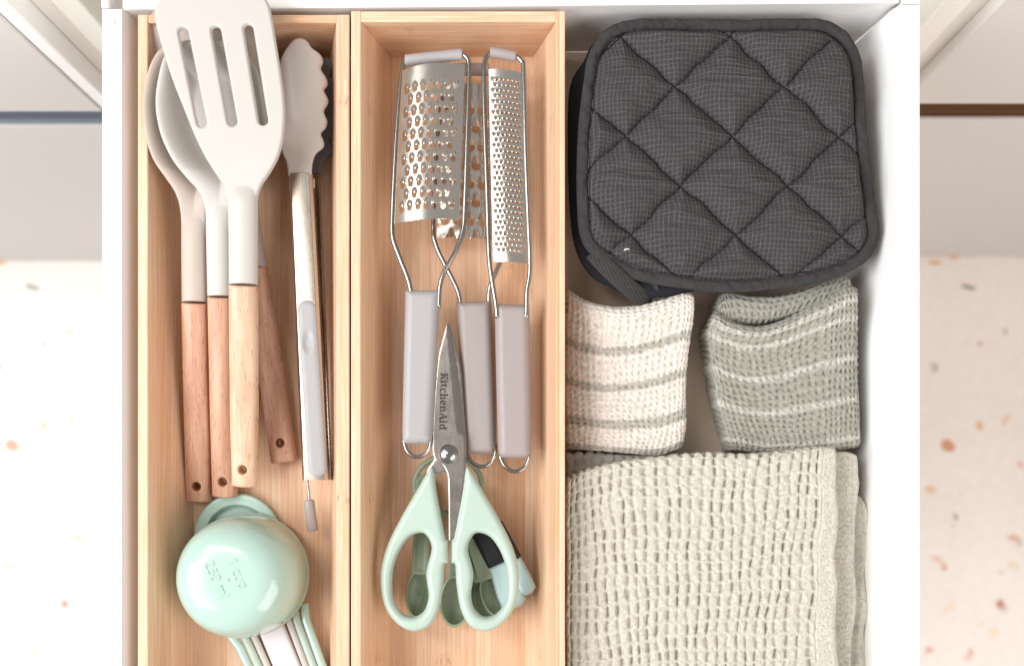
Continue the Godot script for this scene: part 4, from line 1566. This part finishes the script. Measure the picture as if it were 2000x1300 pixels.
	# the large towel: top layer, flat hem and the layers below it
	t = thing("waffle_towel", "large folded beige waffle weave towel with a flat hem, at the bottom right", "towel", P(1370, 1110, -0.076), "waffle towels")
	cloth("lowest_layer", M.towel, t, px_line([[1560, 960], [1560, 1150], [1560, 1360]]), px_line([[1690, 975], [1703, 1020], [1700, 1090], [1694, 1130], [1701, 1190], [1693, 1240], [1697, 1300], [1690, 1360]]), px_line([[1560, 960], [1620, 950], [1672, 960], [1690, 975]]), px_line([[1560, 1360], [1620, 1360], [1690, 1360]]), 90, 190,
		func(u: float, v: float) -> float: return -0.044 + 0.002 * sin(v * 14.0), Vector2(0.007, 0.009), -0.072,
		func(u: float, v: float, dn: float) -> float: return 0.0018 * (waffle(u * 4.0, v * 16.0 + dn * 0.3) - 1.0) + 0.001 * wob.get_noise_2d(u * 60.0, v * 400.0))
	cloth("middle_layer", M.towel, t, px_line([[1560, 880], [1560, 1100], [1560, 1360]]), px_line([[1678, 888], [1680, 950], [1674, 1030], [1672, 1100], [1678, 1170], [1668, 1250], [1660, 1360]]), px_line([[1560, 880], [1620, 882], [1660, 882], [1678, 888]]), px_line([[1560, 1360], [1620, 1360], [1660, 1360]]), 90, 260,
		func(u: float, v: float) -> float: return -0.032 - 0.003 * v, Vector2(0.006, 0.007), -0.05,
		func(u: float, v: float, dn: float) -> float: return 0.0009 * wob.get_noise_2d(u * 60.0, v * 260.0) + 0.0004 * fine.get_noise_2d(u * 200.0, v * 700.0))
	cloth("top_layer", M.towel, t, px_line([[1108, 932], [1104, 1000], [1106, 1100], [1105, 1200], [1106, 1300], [1106, 1360]]), px_line([[1638, 874], [1637, 940], [1640, 1010], [1634, 1080], [1638, 1150], [1634, 1230], [1640, 1300], [1642, 1360]]), px_line([[1108, 932], [1150, 914], [1220, 898], [1300, 889], [1380, 882], [1460, 884], [1540, 878], [1600, 870], [1638, 874]]), px_line([[1106, 1360], [1240, 1360], [1370, 1360], [1500, 1360], [1642, 1360]]), 400, 330,
		func(u: float, v: float) -> float: return -0.016 + 0.0018 * wob.get_noise_2d(u * 50.0, v * 40.0), Vector2(0.008, 0.008), -0.045,
		func(u: float, v: float, dn: float) -> float:
			var hem := smoothstep(0.893, 0.905, u + 0.006 * wob.get_noise_2d(1.0, v * 160.0))
			var w := 0.0036 * (waffle(u * 28.5, v * 21.5 + dn * 0.3) - 1.0)
			var f := 0.0004 + 0.0011 * wob.get_noise_2d(u * 300.0, v * 170.0) - 0.0012 * smoothstep(0.006, 0.0, absf(u - 0.9))
			return lerpf(w, f, hem) + 0.0003 * fine.get_noise_2d(u * 1500.0, v * 1200.0))


# ---------------------------------------------------------------- everything

func area(called: String, at: Vector3, to: Vector3, size: Vector2, energy: float, c: Color) -> void:
	var l := AreaLight3D.new()
	l.name = called
	l.area_size = size
	l.light_energy = energy
	l.light_color = c
	l.area_range = 12.0
	l.area_attenuation = 2.0
	l.shadow_enabled = true
	add_child(l)
	l.look_at_from_position(at, to, Vector3.UP if absf((to - at).normalized().y) < 0.95 else Vector3.BACK)


func _ready() -> void:
	var cam := Camera3D.new()
	cam.name = "camera"
	add_child(cam)
	cam.position = Vector3(0, H, 0)
	cam.rotation = Vector3(-PI / 2, 0, 0)
	var at := CameraAttributesPhysical.new()
	at.frustum_focus_distance = 0.715
	at.frustum_focal_length = 26.0
	at.exposure_aperture = 2.9
	at.frustum_near = 0.05
	at.frustum_far = 60.0
	cam.attributes = at
	cam.projection = Camera3D.PROJECTION_FRUSTUM
	cam.near = 0.05
	cam.far = 60.0
	cam.size = 1300.0 / F * 0.05
	cam.frustum_offset = Vector2(0, 310.0 / F * 0.05)
	cam.current = true

	var e := Environment.new()
	e.background_mode = Environment.BG_COLOR
	e.background_color = Color(0.725, 0.712, 0.70)
	e.tonemap_mode = Environment.TONE_MAPPER_LINEAR
	e.tonemap_exposure = 0.8
	e.sdfgi_enabled = true
	e.ssao_enabled = true
	e.ssil_enabled = true
	var we := WorldEnvironment.new()
	we.name = "surroundings"
	we.environment = e
	add_child(we)
	area("window_light", Vector3(-2.15, 1.95, 0.45), Vector3(0, -0.1, -0.05), Vector2(1.9, 1.9), 13.0, Color(0.97, 0.985, 1.0))
	area("room_fill", Vector3(1.9, 1.7, 1.5), Vector3(0.2, -0.4, 0), Vector2(2.2, 1.8), 6.5, Color(1.0, 0.97, 0.945))  # added fill from the front right, lifts the floor there
	area("added_streak_light", Vector3(-0.95, 1.5, -0.55), Vector3(-0.1, 0, -0.1), Vector2(0.32, 1.3), 1.7, Color(1.0, 0.98, 0.95))  # added soft light overhead for streaks on the graters and top fill

	wob.seed = 3
	wob.frequency = 0.02
	wob.fractal_octaves = 2
	fine.seed = 17
	fine.frequency = 0.02
	rng.seed = 1
	materials()

	kitchen()
	drawer()
	var k := H / F
	tray("bamboo_tray", "long bamboo tray on the left, holding the silicone utensils and tongs", (268 - 1000) * k, (288 - 1000) * k, (657 - 1000) * k, (682.5 - 1000) * k, (28 - 960) * k, (44 - 960) * k, 0.0)
	tray("bamboo_tray", "long bamboo tray in the middle, holding the graters and scissors", (685 - 1000) * k, (704 - 1000) * k, (1086 - 1000) * k, (1104 - 1000) * k, (21 - 960) * k, (42 - 960) * k, 0.43)
	utensils()
	tongs()
	cups()
	graters()
	scissors()
	spoons()
	potholders()
	cloths()
